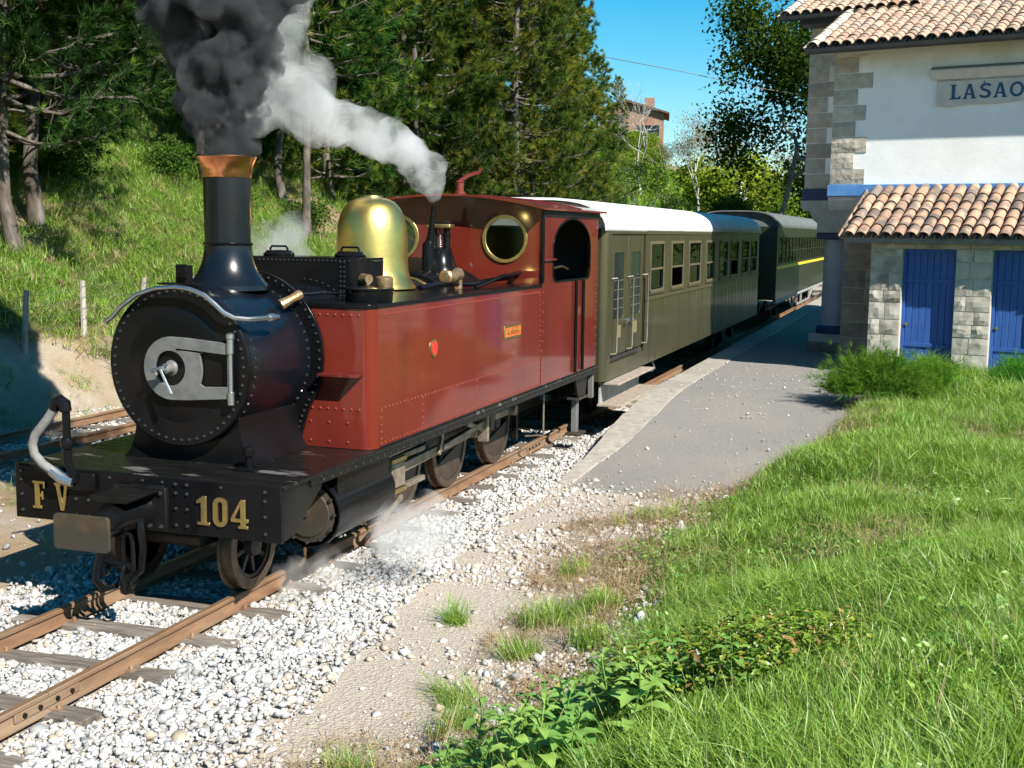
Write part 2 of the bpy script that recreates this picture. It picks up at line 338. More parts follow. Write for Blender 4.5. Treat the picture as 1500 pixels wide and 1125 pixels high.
def stroke(pts, w):
    """closed outline around a polyline, constant width"""
    L = []; R = []
    for i, p in enumerate(pts):
        a = pts[max(i - 1, 0)]; b = pts[min(i + 1, len(pts) - 1)]; d = math.hypot(b[0] - a[0], b[1] - a[1]); n = (-(b[1] - a[1]) / d, (b[0] - a[0]) / d)
        L.append((p[0] + n[0] * w / 2, p[1] + n[1] * w / 2)); R.append((p[0] - n[0] * w / 2, p[1] - n[1] * w / 2))
    return L + R[::-1]
GLYPH = {
 'F': [[(0, 0), (.42, 0), (.42, .1), (.33, .1), (.33, .43), (.42, .43), (.42, .33), (.5, .33), (.5, .63), (.42, .63), (.42, .53), (.33, .53), (.33, .89), (.5, .89), (.5, .75), (.6, .75), (.6, 1), (0, 1), (0, .9), (.1, .9), (.1, .1), (0, .1)]],
 'V': [[(.28, 0), (.44, 0), (.63, .9), (.72, .9), (.72, 1), (.42, 1), (.42, .9), (.5, .9), (.39, .3), (.27, .9), (.34, .9), (.34, 1), (0, 1), (0, .9), (.08, .9)]],
 '1': [[(.03, 0), (.57, 0), (.57, .1), (.43, .1), (.43, 1), (.26, 1), (0, .84), (0, .72), (.19, .78), (.19, .1), (.03, .1)]],
 '0': [rrect(0, .62, 0, 1, .28, 6), rrect(.21, .41, .14, .86, .1, 5)[::-1]],
 '4': [[(.3, 0), (.72, 0), (.72, .1), (.62, .1), (.62, .22), (.74, .22), (.74, .34), (.62, .34), (.62, 1), (.42, 1), (0, .34), (0, .22), (.4, .22), (.4, .1), (.3, .1)], [(.4, .34), (.4, .76), (.14, .34)]],
 'L': [[(0, 0), (.66, 0), (.66, .24), (.58, .24), (.52, .13), (.32, .13), (.32, .92), (.4, .92), (.4, 1), (.04, 1), (.04, .92), (.12, .92), (.12, .08), (0, .08)]],
 'A': [[(0, 0), (.28, 0), (.28, .08), (.23, .08), (.28, .26), (.56, .26), (.61, .08), (.55, .08), (.55, 0), (.9, 0), (.9, .08), (.82, .08), (.54, 1), (.34, 1), (.08, .08), (0, .08)], [(.31, .37), (.53, .37), (.425, .76)]],
 'S': [stroke([(.62, .8), (.55, .9), (.38, .93), (.22, .88), (.14, .75), (.2, .61), (.38, .53), (.54, .44), (.6, .29), (.54, .14), (.38, .07), (.2, .1), (.08, .22)], .17)],
 'O': [circ(.42, .5, .42, 28, .5), circ(.42, .5, .25, 24, .33)[::-1]],
}
# ================================================================== terrain
XE = ([-5, 4, 5.5, 6, 7, 8, 9, 10.5, 11.6, 14, 16, 17, 21, 60, 500], [3.3, 3.0, 2.9, 2.95, 3.3, 3.4, 3.3, 3.05, 2.85, 3.35, 4.05, 4.2, 4.3, 4.3, 4.3])
def vnoise(x, y, s=1., seed=0):
    """cheap value noise"""
    x = np.asarray(x) * s; y = np.asarray(y) * s
    def hsh(i, j): return np.modf(np.abs(np.sin(i * 127.1 + j * 311.7 + seed * 17.3) * 43758.5453))[0]
    i = np.floor(x); j = np.floor(y); fx_ = x - i; fy_ = y - j; fx_ = fx_ * fx_ * (3 - 2 * fx_); fy_ = fy_ * fy_ * (3 - 2 * fy_)
    return (hsh(i, j) * (1 - fx_) + hsh(i + 1, j) * fx_) * (1 - fy_) + (hsh(i, j + 1) * (1 - fx_) + hsh(i + 1, j + 1) * fx_) * fy_
def H(x, y):
    x = np.asarray(x, float); y = np.asarray(y, float)
    t = -7.05 - x
    left = .95 * sm(0, 1.5, t) + .60 * np.maximum(0, t - 1.1)
    cap = 20.
    left = np.where(left > 0, cap * np.tanh(left / cap), 0)
    left = left + (.22 * vnoise(x, y, 2.6, 61) + .3 * vnoise(x, y, 1.1, 62) - .2) * sm(0, .5, t) * sm(2.6, 1.4, t) + (.5 * (vnoise(x, y, .45, 63) - .5) + .2 * (vnoise(x, y, 1.3, 64) - .5) + .10 * np.sin(x * 1.1 + y * .7) + .12 * np.sin(y * .9 - x * .5)) * sm(1, 3, t) + .06 * np.sin(y * 2.3 + x) * sm(.1, .8, t)
    xe = np.interp(y, *XE); r = x - xe
    top = .65 + .65 * sm(13, 2, y)
    wd = 3.2 - 2.5 * sm(11, 17, y)
    right = top * sm(-.2, 1, r / wd) + (.03 * np.sin(3.1 * x + y) + .03 * np.sin(2.3 * y - x)) * sm(.2, 1, r)
    far = 5 * sm(70, 150, y) * sm(-6, 20, x)
    return -.165 + left + right + far
def inview(p, m=60):
    d = p - np.array([5.683, 0, 2.923]); z = d @ np.array(_w); zz = np.maximum(z, .1)
    px = 750 + 1783.8 * (d @ np.array(_r)) / zz; py = 562.5 - 1783.8 * (d @ np.array(_u)) / zz
    return (z > .5) & (px > -m) & (px < 1500 + m) & (py > -m) & (py < 1125 + m), z
xs = np.unique(np.concatenate([np.arange(-420, -60, 20), np.arange(-60, -20, 2), np.arange(-20, -9, .5), np.arange(-9, 9, .22), np.arange(9, 20, 1), np.arange(20, 80, 6), np.arange(80, 401, 25)]))
ys = np.unique(np.concatenate([np.arange(-40, 2, 4), np.arange(2, 26, .22), np.arange(26, 60, 1.2), np.arange(60, 160, 5), np.arange(160, 701, 25)]))
gx, gy = np.meshgrid(xs, ys); gz = H(gx, gy)
V = np.stack([gx, gy, gz], -1).reshape(-1, 3); nx = len(xs); ny = len(ys)
ii = (np.arange(ny - 1)[:, None] * nx + np.arange(nx - 1)[None]).ravel(); Fq = np.stack([ii, ii + 1, ii + nx + 1, ii + nx], -1)
# soil map: 0 turf, .5 leaf litter, 1 bare dirt
X, Y = V[:, 0], V[:, 1]; xe = np.interp(Y, *XE)
bare = sm(.55, -.15, X - xe + .7 * (vnoise(X, Y, 1.3) - .5)) * (X > -7.05) 
bare = np.where((X < -1.6) & (X > -5.0), bare * (.35 + .5 * vnoise(X, Y, .8, 3)), bare)
t_ = -7.05 - X; bare = np.maximum(bare, (.62 + .3 * vnoise(X, Y, 1.9, 44)) * sm(-.5, 0, t_) * sm(1.9, 1.2, t_ + .6 * (vnoise(X, Y, .9, 5) - .5)))
lit = sm(2, 4, t_) * sm(.5, .7, vnoise(X, Y, .4, 9)) * .5 + .35 * sm(12, 18, t_)
soil = np.maximum(bare, np.minimum(lit, .5))
m = bpy.data.materials.new('ground_soil'); m.use_nodes = True; MATS['ground_soil'] = m
t = m.node_tree; L = t.links; b = t.nodes['Principled BSDF']; b.inputs['Roughness'].default_value = .95; b.inputs['Specular IOR Level'].default_value = .15
at = nd(t, 'ShaderNodeAttribute', attribute_name='tint'); tc = nd(t, 'ShaderNodeTexCoord')
n1 = nd(t, 'ShaderNodeTexNoise'); n1.inputs['Scale'].default_value = 2.6; n1.inputs['Detail'].default_value = 9; n1.inputs['Roughness'].default_value = .65; L.new(tc.outputs['Object'], n1.inputs['Vector'])
ad = nd(t, 'ShaderNodeMath', operation='MULTIPLY_ADD'); ad.inputs[1].default_value = .5; L.new(n1.outputs[0], ad.inputs[0]); L.new(at.outputs['Fac'], ad.inputs[2])
sb = nd(t, 'ShaderNodeMath', operation='SUBTRACT'); sb.inputs[1].default_value = .25; L.new(ad.outputs[0], sb.inputs[0])
cr = nd(t, 'ShaderNodeValToRGB'); el = cr.color_ramp.elements
el[0].position = 0.1; el[0].color = (.060, .085, .020, 1); el[1].position = .95; el[1].color = (.385, .335, .275, 1)
e = el.new(.38); e.color = (.10, .085, .04, 1)
e = el.new(.58); e.color = (.27, .20, .125, 1)
e = el.new(.78); e.color = (.30, .25, .19, 1)
L.new(sb.outputs[0], cr.inputs[0])
n2 = nd(t, 'ShaderNodeTexNoise'); n2.inputs['Scale'].default_value = 46; n2.inputs['Detail'].default_value = 6; L.new(tc.outputs['Object'], n2.inputs['Vector'])
mr = nd(t, 'ShaderNodeMapRange'); mr.inputs[3].default_value = .55; mr.inputs[4].default_value = 1.4; L.new(n2.outputs[0], mr.inputs[0])
mx = nd(t, 'ShaderNodeVectorMath', operation='SCALE'); L.new(cr.outputs[0], mx.inputs[0]); L.new(mr.outputs[0], mx.inputs[3]); L.new(mx.outputs[0], b.inputs['Base Color'])
bp = nd(t, 'ShaderNodeBump'); bp.inputs['Strength'].default_value = .7; bp.inputs['Distance'].default_value = .04; L.new(n2.outputs[0], bp.inputs['Height']); L.new(bp.outputs[0], b.inputs['Normal'])
tag(put('ground', rawmesh('ground', V, Fq, 'ground_soil', soil, True)), kind='structure')

# ================================================================== tracks
def rail_prof():
    h = [(-.055, -.125), (.055, -.125), (.055, -.116), (.012, -.100), (.008, -.092), (.008, -.040), (.028, -.030), (.030, -.006), (.024, -.0005), (-.024, -.0005), (-.030, -.006), (-.028, -.030), (-.008, -.040), (-.008, -.092), (-.012, -.100), (-.055, -.116)]
    return h
def sleeper_mesh(seed):
    r = np.random.default_rng(seed); hw = .93 + r.uniform(-.05, .05); w = .105 + r.uniform(-.008, .008)
    bm = bmesh.new(); bmesh.ops.create_cube(bm, size=1)
    bmesh.ops.subdivide_edges(bm, edges=[e for e in bm.edges if abs(e.verts[0].co.x - e.verts[1].co.x) > .5], cuts=9)
    for v in bm.verts:
        v.co = Vector((v.co.x * 2 * hw, v.co.y * 2 * w, v.co.z * .13))
        v.co += Vector((r.normal(0, .012), r.normal(0, .010), r.normal(0, .005)))
    bmesh.ops.bevel(bm, geom=bm.edges[:], offset=.008, segments=1, affect='EDGES')
    me = bpy.data.meshes.new('sleeper'); bm.to_mesh(me); bm.free(); me.materials.append(MATS['sleeper_wood']); return me
SLP = [sleeper_mesh(i) for i in range(5)]
def track(cx, y0, y1, label, joints, s0):
    T = thing('railway_track', (cx, y0, -.16), label, 'railway track', 'metre gauge tracks')
    for sx in (-1, 1):
        a = y0
        for jy in joints + [y1]:
            mb = MB(); mb.prism([rail_prof()], lambda u, v, w, sx=sx: (cx + sx * .53 + u, w, v), a, jy - .006)
            r = mb.build('rail', 'rail_rust', T)
            MB().box(cx + sx * .53 - .021, cx + sx * .53 + .021, a, jy - .006, -.002, .0006).build('running_surface', 'rail_head', r)
            a = jy
        for jy in joints:
            for side in (-1, 1):
                x = cx + sx * .53 + side * .018
                fp = MB().box(x - .008, x + .008, jy - .3, jy + .3, -.095, -.038).build('fishplate', 'rail_rust', T, bevel=.004)
                bl = MB()
                for k in (-.22, -.08, .08, .22): bl.dome((x + side * .008, jy + k, -.066), (side, 0, 0), .018, .022)
                bl.build('bolts', 'black_iron', fp, kind='stuff')
    k = 0; fast = MB()
    for y in np.arange(s0, y1, .74):
        o = put('sleeper', SLP[k % 5], T, (random.uniform(-.05, .05), y - y0, -.022), (0, 0, random.uniform(-.03, .03)))
        for sx in (-1, 1):
            for side in (-1, 1):
                x = cx + sx * .53 + side * .075
                fast.box(x - .025, x + .025, y - .035, y + .035, -.127, -.108); fast.dome((x, y + .005, -.108), (0, 0, 1), .017, .03)
        k += 1
    fast.build('rail_fastenings', 'rail_rust', T, kind='stuff')
    return T
track(0, .5, 64, 'brown rusty rails on weathered sleepers under the steam locomotive', [6.05, 16.05], .9)
track(-6.07, 4, 64, 'empty rusty siding rails on ballast between the locomotive and the sandy bank', [20.0], 4.3)

# ================================================================== ballast stones
PHI = (1 + 5 ** .5) / 2
ICO = np.array([(-1, PHI, 0), (1, PHI, 0), (-1, -PHI, 0), (1, -PHI, 0), (0, -1, PHI), (0, 1, PHI), (0, -1, -PHI), (0, 1, -PHI), (PHI, 0, -1), (PHI, 0, 1), (-PHI, 0, -1), (-PHI, 0, 1)]) / math.sqrt(1 + PHI ** 2)
ICF = np.array([(0, 11, 5), (0, 5, 1), (0, 1, 7), (0, 7, 10), (0, 10, 11), (1, 5, 9), (5, 11, 4), (11, 10, 2), (10, 7, 6), (7, 1, 8), (3, 9, 4), (3, 4, 2), (3, 2, 6), (3, 6, 8), (3, 8, 9), (4, 9, 5), (2, 4, 11), (6, 2, 10), (8, 6, 7), (9, 8, 1)])
def stones(pos, size, tint, rng):
    """low-poly stones: pos (n,3), size (n,), tint (n,)"""
    n = len(pos)
    shp = ICO[None] * (1 + rng.normal(0, .27, (n, 12, 1))) * rng.uniform(.55, 1.3, (n, 1, 3))
    q = rng.normal(size=(n, 4)); q /= np.linalg.norm(q, axis=1, keepdims=True); w, x, y, z = q.T
    Rm = np.stack([1 - 2 * (y * y + z * z), 2 * (x * y - z * w), 2 * (x * z + y * w), 2 * (x * y + z * w), 1 - 2 * (x * x + z * z), 2 * (y * z - x * w), 2 * (x * z - y * w), 2 * (y * z + x * w), 1 - 2 * (x * x + y * y)], -1).reshape(n, 3, 3)
    v = np.einsum('nij,nkj->nki', Rm, shp) * size[:, None, None]; v[..., 2] *= .78
    v += pos[:, None]
    return v.reshape(-1, 3), (ICF[None] + 12 * np.arange(n)[:, None, None]).reshape(-1, 3), np.repeat(tint, 12)
def region(x0, x1, y0, y1, dens, rng, keep=None):
    n = int((x1 - x0) * (y1 - y0) * dens); p = np.stack([rng.uniform(x0, x1, n), rng.uniform(y0, y1, n)], -1)
    if keep is not None: p = p[keep(p[:, 0], p[:, 1])]
    return p
rg = np.random.default_rng(3)
edge = lambda y: np.interp(y, [4, 5.7, 7.3, 9.3, 11.3, 14, 20], [2.35, 2.12, 1.9, 1.72, 1.6, 1.5, 1.5])
norail = lambda x, y: np.abs(np.abs(x) - .53) > .075
P_ = []
P_.append(region(.5, 2.5, 4.2, 12, 1900, rg, lambda x, y: norail(x, y) & (x < edge(y) + .35 * (vnoise(x, y, 1.7, 2) - .45)) & (rg.random(len(x)) < np.clip(1.05 - sm(-.6, .25, x - edge(y)) * .75, 0, 1)) & ((x < 1.0) | (rg.random(len(x)) < .55 + .6 * vnoise(x, y, 1.1, 4)))))
P_.append(region(.5, 1.5, 12, 21, 1100, rg, lambda x, y: norail(x, y) & (rg.random(len(x)) < .8)))
P_.append(region(-.48, .48, 4.2, 9.5, 1800, rg, norail)); P_.append(region(-.48, .48, 9.5, 18, 380, rg, norail))
P_.append(region(-1.75, -.5, 5.5, 13, 1100, rg, lambda x, y: norail(x, y) & (rg.random(len(x)) < 1.1 - sm(-1.1, -1.8, x))))
P_.append(region(-7.25, -4.9, 11, 23, 330, rg, lambda x, y: norail(x + 6.07, y)))
P_.append(region(-4.9, -1.5, 7, 16, 26, rg))
P = np.concatenate(P_); n = len(P)
near = np.hypot(P[:, 0] - 5.7, P[:, 1])
size = np.clip(rg.lognormal(math.log(.0178), .42, n), .007, .05)
# sleepers stay mostly clear: drop most stones that would sit on one
zz = H(P[:, 0], P[:, 1]) + .012 + rg.uniform(-.012, .022, n)
onsl = (np.abs((P[:, 1] - .9 + .37) % .74 - .37) < .10) & (np.abs(P[:, 0]) < .93) & (rg.random(n) < .93)
onsl |= (np.abs((P[:, 1] - 4.3 + .37) % .74 - .37) < .10) & (np.abs(P[:, 0] + 6.07) < .93) & (rg.random(n) < .9)
tint = np.clip(rg.beta(2.2, 1.6, n) * .86, 0, 1); brown = rg.random(n) < .10 + .5 * sm(-.5, .3, P[:, 0] - edge(P[:, 1])); rusty = np.abs(np.abs(np.where(P[:, 0] < -3, P[:, 0] + 6.07, P[:, 0])) - .53) < rg.uniform(.08, .34, n); brown |= rusty & (rg.random(n) < .5); tint[brown] = rg.uniform(.86, 1, brown.sum())
ok = inview(np.c_[P, zz], 500)[0] & ~onsl
v, f, tn = stones(np.c_[P, zz][ok], size[ok], tint[ok], rg)
tag(put('ballast', rawmesh('ballast', v, f, 'ballast_stone', tn)), 'pale grey crushed stone ballast packed around the sleepers', 'ballast', kind='stuff')
xr0 = lambda y: float(np.interp(y, [11.2, 12, 13, 14, 15.5, 17, 20, 23, 60], [2.3, 2.75, 3.2, 3.75, 4.3, 4.75, 4.95, 5.2, 5.2])) - .1
# loose stones on the dirt path and the dry verge
P = np.concatenate([region(1.4, 4.2, 4.2, 14.5, 900, rg, lambda x, y: (x > edge(y) - .1) & (rg.random(len(x)) < np.clip(vnoise(x, y, 1.4, 8) * 1.5 - .62 + .45 * sm(-.9, .1, x - np.interp(y, *XE)), .05, 1)) & (x < np.interp(y, *XE) + .7)), region(1.9, 3.2, 10.8, 14, 50, rg)])
n = len(P); size = np.clip(rg.lognormal(math.log(.0105), .62, n), .004, .05); tint = np.where(rg.random(n) < .55, rg.uniform(.85, 1, n), rg.uniform(.2, .8, n))
v, f, tn = stones(np.c_[P, H(P[:, 0], P[:, 1]) + .3 * size], size, tint, rg)
P = np.concatenate([region(1.6, 4.9, 13, 24, 26, rg, lambda x, y: x < np.interp(y, [11.2, 12, 13, 14, 15.5, 17, 20, 23, 60], [2.2, 2.65, 3.1, 3.65, 4.2, 4.65, 4.85, 5.1, 5.1])), region(1.6, 3.6, 12.2, 14.6, 260, rg, lambda x, y: rg.random(len(x)) < vnoise(x, y, 1.6, 71))])
s2 = np.clip(rg.lognormal(math.log(.008), .5, len(P)), .004, .03); hz = np.maximum(H(P[:, 0], P[:, 1]), -.20 + .60 * sm(12.9, 19.5, P[:, 1])) + .012
v2, f2, t2 = stones(np.c_[P, hz + .3 * s2], s2, rg.uniform(.1, 1, len(P)), rg)
f = np.concatenate([f, f2 + len(v)]); v = np.concatenate([v, v2]); tn = np.concatenate([tn, t2])
tag(put('loose_stones', rawmesh('loose_stones', v, f, 'ballast_stone', tn)), 'loose pebbles scattered over the trodden dirt path', 'stones', kind='stuff')

# ================================================================== platform
PH = .4
def ph(y): return -.20 + (PH + .20) * sm(12.9, 19.5, y)
XRT = ([11.2, 12, 13, 14, 15.5, 17, 20, 23, 60], [2.3, 2.75, 3.2, 3.75, 4.3, 4.75, 4.95, 5.2, 5.2])
def xr(y): return float(np.interp(y, *XRT))
yy = np.concatenate([np.arange(12.6, 21, .3), np.arange(21, 61, 2.)]); K = 12
vs = []; fs = []
for i, y in enumerate(yy):
    x0 = 1.64 + .32 * float(sm(14.0, 17.0, y)) + .12 * max(0, 14 - y)
    for k in range(K + 1):
        x = x0 + (xr(y) - x0) * k / K; vs.append((x, y, float(ph(y)) + .012 * math.sin(x * 2.1 + y)))
    vs.append((xr(y) + .02, y, float(ph(y)) - .35)); vs.append((x0, y, float(ph(y)) - .5))
W_ = K + 3
for i in range(len(yy) - 1):
    for k in range(W_ - 1): a = i * W_ + k; fs.append((a, a + 1, a + 1 + W_, a + W_))
    a = i * W_; fs.append((a, a + W_, a + 2 * W_ - 1, a + W_ - 1))
pl = MB(); pl.add(vs, fs); pav = pl.build('platform_pavement', 'asphalt', smooth=40); tag(pav, kind='structure')
y = 14.1; k = 0
while y < 60:
    ln = random.uniform(.95, 1.25); x0 = 1.5 + random.uniform(-.012, .012); wi = .16 + .32 * float(sm(14.0, 17.0, y)); a = float(ph(y)) + .014; c = float(ph(y + ln)) + .014
    wi2 = .16 + .32 * float(sm(14.0, 17.0, y + ln)); g = .004
    MB().add([(x0, y, -.2), (x0 + wi, y, -.2), (x0 + wi2, y + ln - g, -.2), (x0, y + ln - g, -.2), (x0, y, a), (x0 + wi, y, a), (x0 + wi2, y + ln - g, c), (x0, y + ln - g, c)],
             [(0, 3, 2, 1), (4, 5, 6, 7), (0, 1, 5, 4), (1, 2, 6, 5), (2, 3, 7, 6), (3, 0, 4, 7)]).build('coping_slab', 'coping', pav, bevel=.008, local=True)
    y += ln; k += 1
# ================================================================== locomotive
LO = thing('steam_locomotive', (0, 7.84, 0), 'black and maroon steam tank locomotive with tall brass dome and copper-capped chimney', 'locomotive')
def B(): return MB()
# --- frame, beam, footplate
fp = B().box(-1.225, 1.225, 7.86, 16.95, .985, 1.02).build('footplate', 'footplate', LO, bevel=.006)
for sx in (-1, 1):
    B().box(sx * 1.208 - .012, sx * 1.208 + .012, 8.3, 16.95, .925, .984).build('valance', 'black_iron', fp, bevel=.004)
rv = B()
for k in range(60): rv.dome((1.22, 8.5 + k * .142, .955), (1, 0, 0), .011)
rv.build('valance_rivets', 'rivet_black', fp, kind='stuff')
beam = B().box(-1.21, 1.21, 7.84, 7.89, .585, 1.015).build('buffer_beam', 'black_gloss', LO, bevel=.006)
for sx in (-1, 1):   # gusset behind each beam end
    B().prism([[(7.893, .59), (7.893, .98), (8.5, .98), (8.5, .9), (8.05, .6)]], fx, sx * 1.19 - .012, sx * 1.19 + .012).build('gusset', 'black_iron', beam)
rv = B()
for x in (-1.14, -.62, -.5, .3, .40, 1.08):
    for z in (.65, .78, .9, .97): rv.dome((x, 7.84, z), (0, -1, 0), .016, .02)
for x in (-.9, -.3, 0, .18, .7): rv.dome((x, 7.84, .975), (0, -1, 0), .014)
rv.build('bolts', 'rivet_black', beam, kind='stuff')
for ch, x, sc in (('F', -1.03, .2), ('V', -.82, .2), ('1', .49, .2), ('0', .635, .2), ('4', .79, .2)):
    B().prism([[(x + p[0] * sc * 1.02, .675 + p[1] * .225) for p in l] for l in GLYPH[ch]], fy, 7.838, 7.822).build('letter' if ch in 'FV' else 'numeral', 'brass_dull', beam, smooth=0, bevel=.003, seg=1)
B().box(-.1, .2, 7.82, 7.84, .74, .95).build('backing_plate', 'black_iron', beam, bevel=.004)
# --- centre buffer and screw coupling
cb = B().prism([rrect(-.235, .235, .60, .86, .03)], fy, 7.10, 7.13).build('centre_buffer', 'rusty_plate', LO, bevel=.006)
B().lathe([(.075, 0), (.085, .03), (.11, .3), (.12, .6), (.16, .7)], (0, 7.132, .745), 'y', 20).build('buffer_shank', 'black_gloss', cb)
B().box(-.24, .24, 7.79, 7.838, .60, .94).build('mounting_flange', 'black_iron', cb, bevel=.008)
rv = B()
for x in (-.2, -.1, .1, .2):
    for z in (.64, .90): rv.dome((x, 7.79, z), (0, -1, 0), .02, .028)
rv.build('flange_bolts', 'rivet_black', cb, kind='stuff')
B().prism([[(-.14, .88), (.14, .88), (.2, .92), (-.2, .92)]], fy, 7.45, 7.79).build('top_web', 'black_iron', cb, bevel=.005)
cp = B()
def link(mb, c, w, h, r, plane='xz', n=22):
    pts = []
    for k in range(n + 1):
        a = 2 * pi * k / n; s = math.copysign(abs(math.cos(a)) ** .6, math.cos(a)); q = math.copysign(abs(math.sin(a)) ** .7, math.sin(a))
        pts.append((c[0] + (w * s if plane == 'xz' else 0), c[1] + (w * s if plane == 'yz' else 0), c[2] + h * q))
    mb.tube(pts, r, 6, False)
link(cp, (.10, 7.5, .48), .045, .16, .018); link(cp, (.10, 7.5, .30), .07, .11, .016, 'yz'); link(cp, (-.12, 7.5, .46), .045, .15, .018)
scp = cp.build('coupling_links', 'black_gloss', cb, kind='stuff')
B().tube([(-.12, 7.5, .58), (-.12, 7.45, .42), (-.1, 7.38, .3), (-.06, 7.42, .22), (-.02, 7.52, .22), (0, 7.56, .3)], [.035, .034, .03, .026, .022, .012], 8).build('coupling_hook', 'black_gloss', cb)
B().tube([(-.14, 7.48, .42), (.14, 7.48, .40)], .028, 10).build('coupling_screw', 'black_gloss', cb)
B().tube([(0.2, 7.52, .74), (.24, 7.5, .55), (.22, 7.5, .38), (.1, 7.5, .26)], [.03, .028, .026, .02], 8).build('safety_chain_bar', 'black_gloss', cb)
B().bar((-.2, 7.5, .27), (-.08, 7.46, .24), .03, .02).build('screw_lever', 'steel_bright', cb)
# --- brake standpipe and hose
st = B().tube([(-.60, 7.80, .93), (-.60, 7.77, 1.0), (-.62, 7.75, 1.1), (-.62, 7.75, 1.5)], .032, 12).build('brake_standpipe', 'black_gloss', LO)
B().tube([(-.62, 7.75, 1.49), (-.63, 7.75, 1.55), (-.67, 7.75, 1.575), (-.71, 7.75, 1.55), (-.73, 7.75, 1.5)], [.045, .05, .048, .045, .04], 12).build('elbow', 'black_gloss', st)
B().lathe([(.045, 0), (.052, .02), (.052, .06), (.045, .08)], (-.62, 7.75, 1.2), 'z', 12).build('collar', 'black_gloss', st)
B().tube([(-.72, 7.75, 1.52), (-.79, 7.74, 1.42), (-.89, 7.72, 1.30), (-.925, 7.72, 1.22), (-.91, 7.72, 1.14), (-.85, 7.74, 1.06), (-.76, 7.76, 1.0)], .036, 12).build('brake_hose', 'hose_rubber', st)
B().tube([(-.78, 7.76, 1.01), (-.70, 7.77, .955), (-.60, 7.79, .93)], [.045, .05, .05], 10).build('hose_coupling', 'steel_bright', st)
B().box(-.68, -.42, 7.80, 7.838, .86, 1.0).build('pipe_bracket', 'black_gloss', st, bevel=.01)
lb = B().box(.55, .75, 8.24, 8.42, 1.0215, 1.035).build('lamp_iron_base', 'black_gloss', LO, bevel=.004)
B().lathe([(.028, 0), (.028, .09), (.045, .1), (.045, .15), (.03, .17), (0, .175)], (.65, 8.33, 1.034), 'z', 14).build('lamp_socket', 'black_gloss', lb)
# --- smokebox
SZ = 1.815; SR = .654
sb = B().lathe([(SR - .004, 0), (SR - .004, .03), (SR - .022, .035), (SR - .022, 1.05), (SR + .01, 1.06)], (0, 8.40, SZ), 'y', 72).build('smokebox', 'navy_gloss', LO)
B().lathe([(.535, -.02), (SR - .01, -.02), (SR, -.012), (SR, .03), (.535, .03)], (0, 8.37, SZ), 'y', 72).build('front_ring', 'black_gloss', sb)
door = B().lathe([(0, -.045), (.2, -.045), (.40, -.03), (.53, -.008), (.548, .0), (.548, .03), (0, .03)], (0, 8.37, SZ), 'y', 72).build('smokebox_door', 'black_gloss', sb)
rv = B()
for k in range(52):
    a = 2 * pi * k / 52 + .03; rv.dome((.603 * math.cos(a), 8.35, SZ + .603 * math.sin(a)), (0, -1, 0), .0145, .014)
for row in (8.475, 9.36):
    for k in range(52):
        a = 2 * pi * k / 52; rv.dome(((SR - .022) * math.cos(a), row, SZ + (SR - .022) * math.sin(a)), (math.cos(a), 0, math.sin(a)), .0145, .014)
for k in range(9):   # saddle rivets
    a = -.95 + .01 * k; y = 8.6 + .09 * k; rv.dome(((SR - .022) * math.cos(a), y, SZ + (SR - .022) * math.sin(a)), (math.cos(a), 0, math.sin(a)), .0145, .014)
    a = -.80 + .006 * k; rv.dome(((SR - .022) * math.cos(a), y + .02, SZ + (SR - .022) * math.sin(a)), (math.cos(a), 0, math.sin(a)), .0145, .014)
rv.build('rivets', 'rivet_black', sb, kind='stuff')
# saddle under the smokebox, concave sides
pr = [(-.62, 1.022)] + [(-.62 + .14 * math.sin(i / 6 * pi / 2), 1.022 + .45 * (i / 6) ** 1.6) for i in range(1, 7)] + [(.62 - .14 * math.sin(i / 6 * pi / 2), 1.022 + .45 * (i / 6) ** 1.6) for i in range(6, 0, -1)] + [(.62, 1.022)]
B().prism([pr], fy, 8.46, 9.4).build('saddle', 'black_gloss', sb)
# rear flange: ring that sweeps down to the footplate
def flange(r, zb, xb):
    up = arc(0, SZ, r, -.55, pi + .55, 40)
    xr0, zr0 = up[0]; right = []
    for i in range(1, 9):
        t = i / 8; right.append((xr0 + (xb - xr0) * (t ** .8), zr0 + (zb - zr0) * t))
    return right[::-1] + up + [(-p[0], p[1]) for p in right]
fl = B().prism([flange(.75, 1.022, .50)], fy, 9.40, 9.435).build('smokebox_flange', 'black_gloss', sb, bevel=.006)
rv = B()
for p in flange(.715, 1.05, .46)[::1]: rv.dome((p[0], 9.40, p[1]), (0, -1, 0), .0145, .014)
rv.build('flange_rivets', 'rivet_black', sb, kind='stuff')
# door furniture: grey loop strap, hinge post, dart
cz = 1.80
outer = arc(-.03, cz, .255, pi / 2, 1.5 * pi, 20) + [(.30, cz - .235), (.5, cz - .235), (.5, cz - .13), (.33, cz - .13)]
outer = [(-.03, cz + .255)] + arc(-.03, cz, .255, pi / 2, 1.5 * pi, 20)[1:] + [(.12, cz - .25), (.50, cz - .22), (.50, cz + .22), (.12, cz + .25)]
hole2 = [(.25, cz - .13), (.485, cz - .125), (.485, cz + .135), (.25, cz + .14)] ; hole2 = [(.49, cz - .125), (.49, cz + .13), (.27, cz + .145), (.235, cz + .12), (.25, cz + .05), (.255, cz), (.25, cz - .05), (.235, cz - .115), (.27, cz - .135)]
hs_ = B().prism([outer, circ(-.04, cz, .142, 28)[::-1], hole2], fy, 8.292, 8.318).build('hinge_strap', 'steel_grey', door, bevel=.005)
B().lathe([(.028, 0), (.028, .10), (.018, .105), (.018, .40), (.028, .405), (.028, .52), (.034, .525), (.034, .56), (.02, .57)], (.515, 8.30, 1.535), 'z', 14).build('hinge_post', 'steel_bright', door)
B().lathe([(.075, .05), (.07, .0), (.045, -.02), (.04, -.09), (.022, -.1), (.022, -.14), (0, -.145)], (-.05, 8.33, cz), 'y', 20).build('dart', 'steel_grey', door)
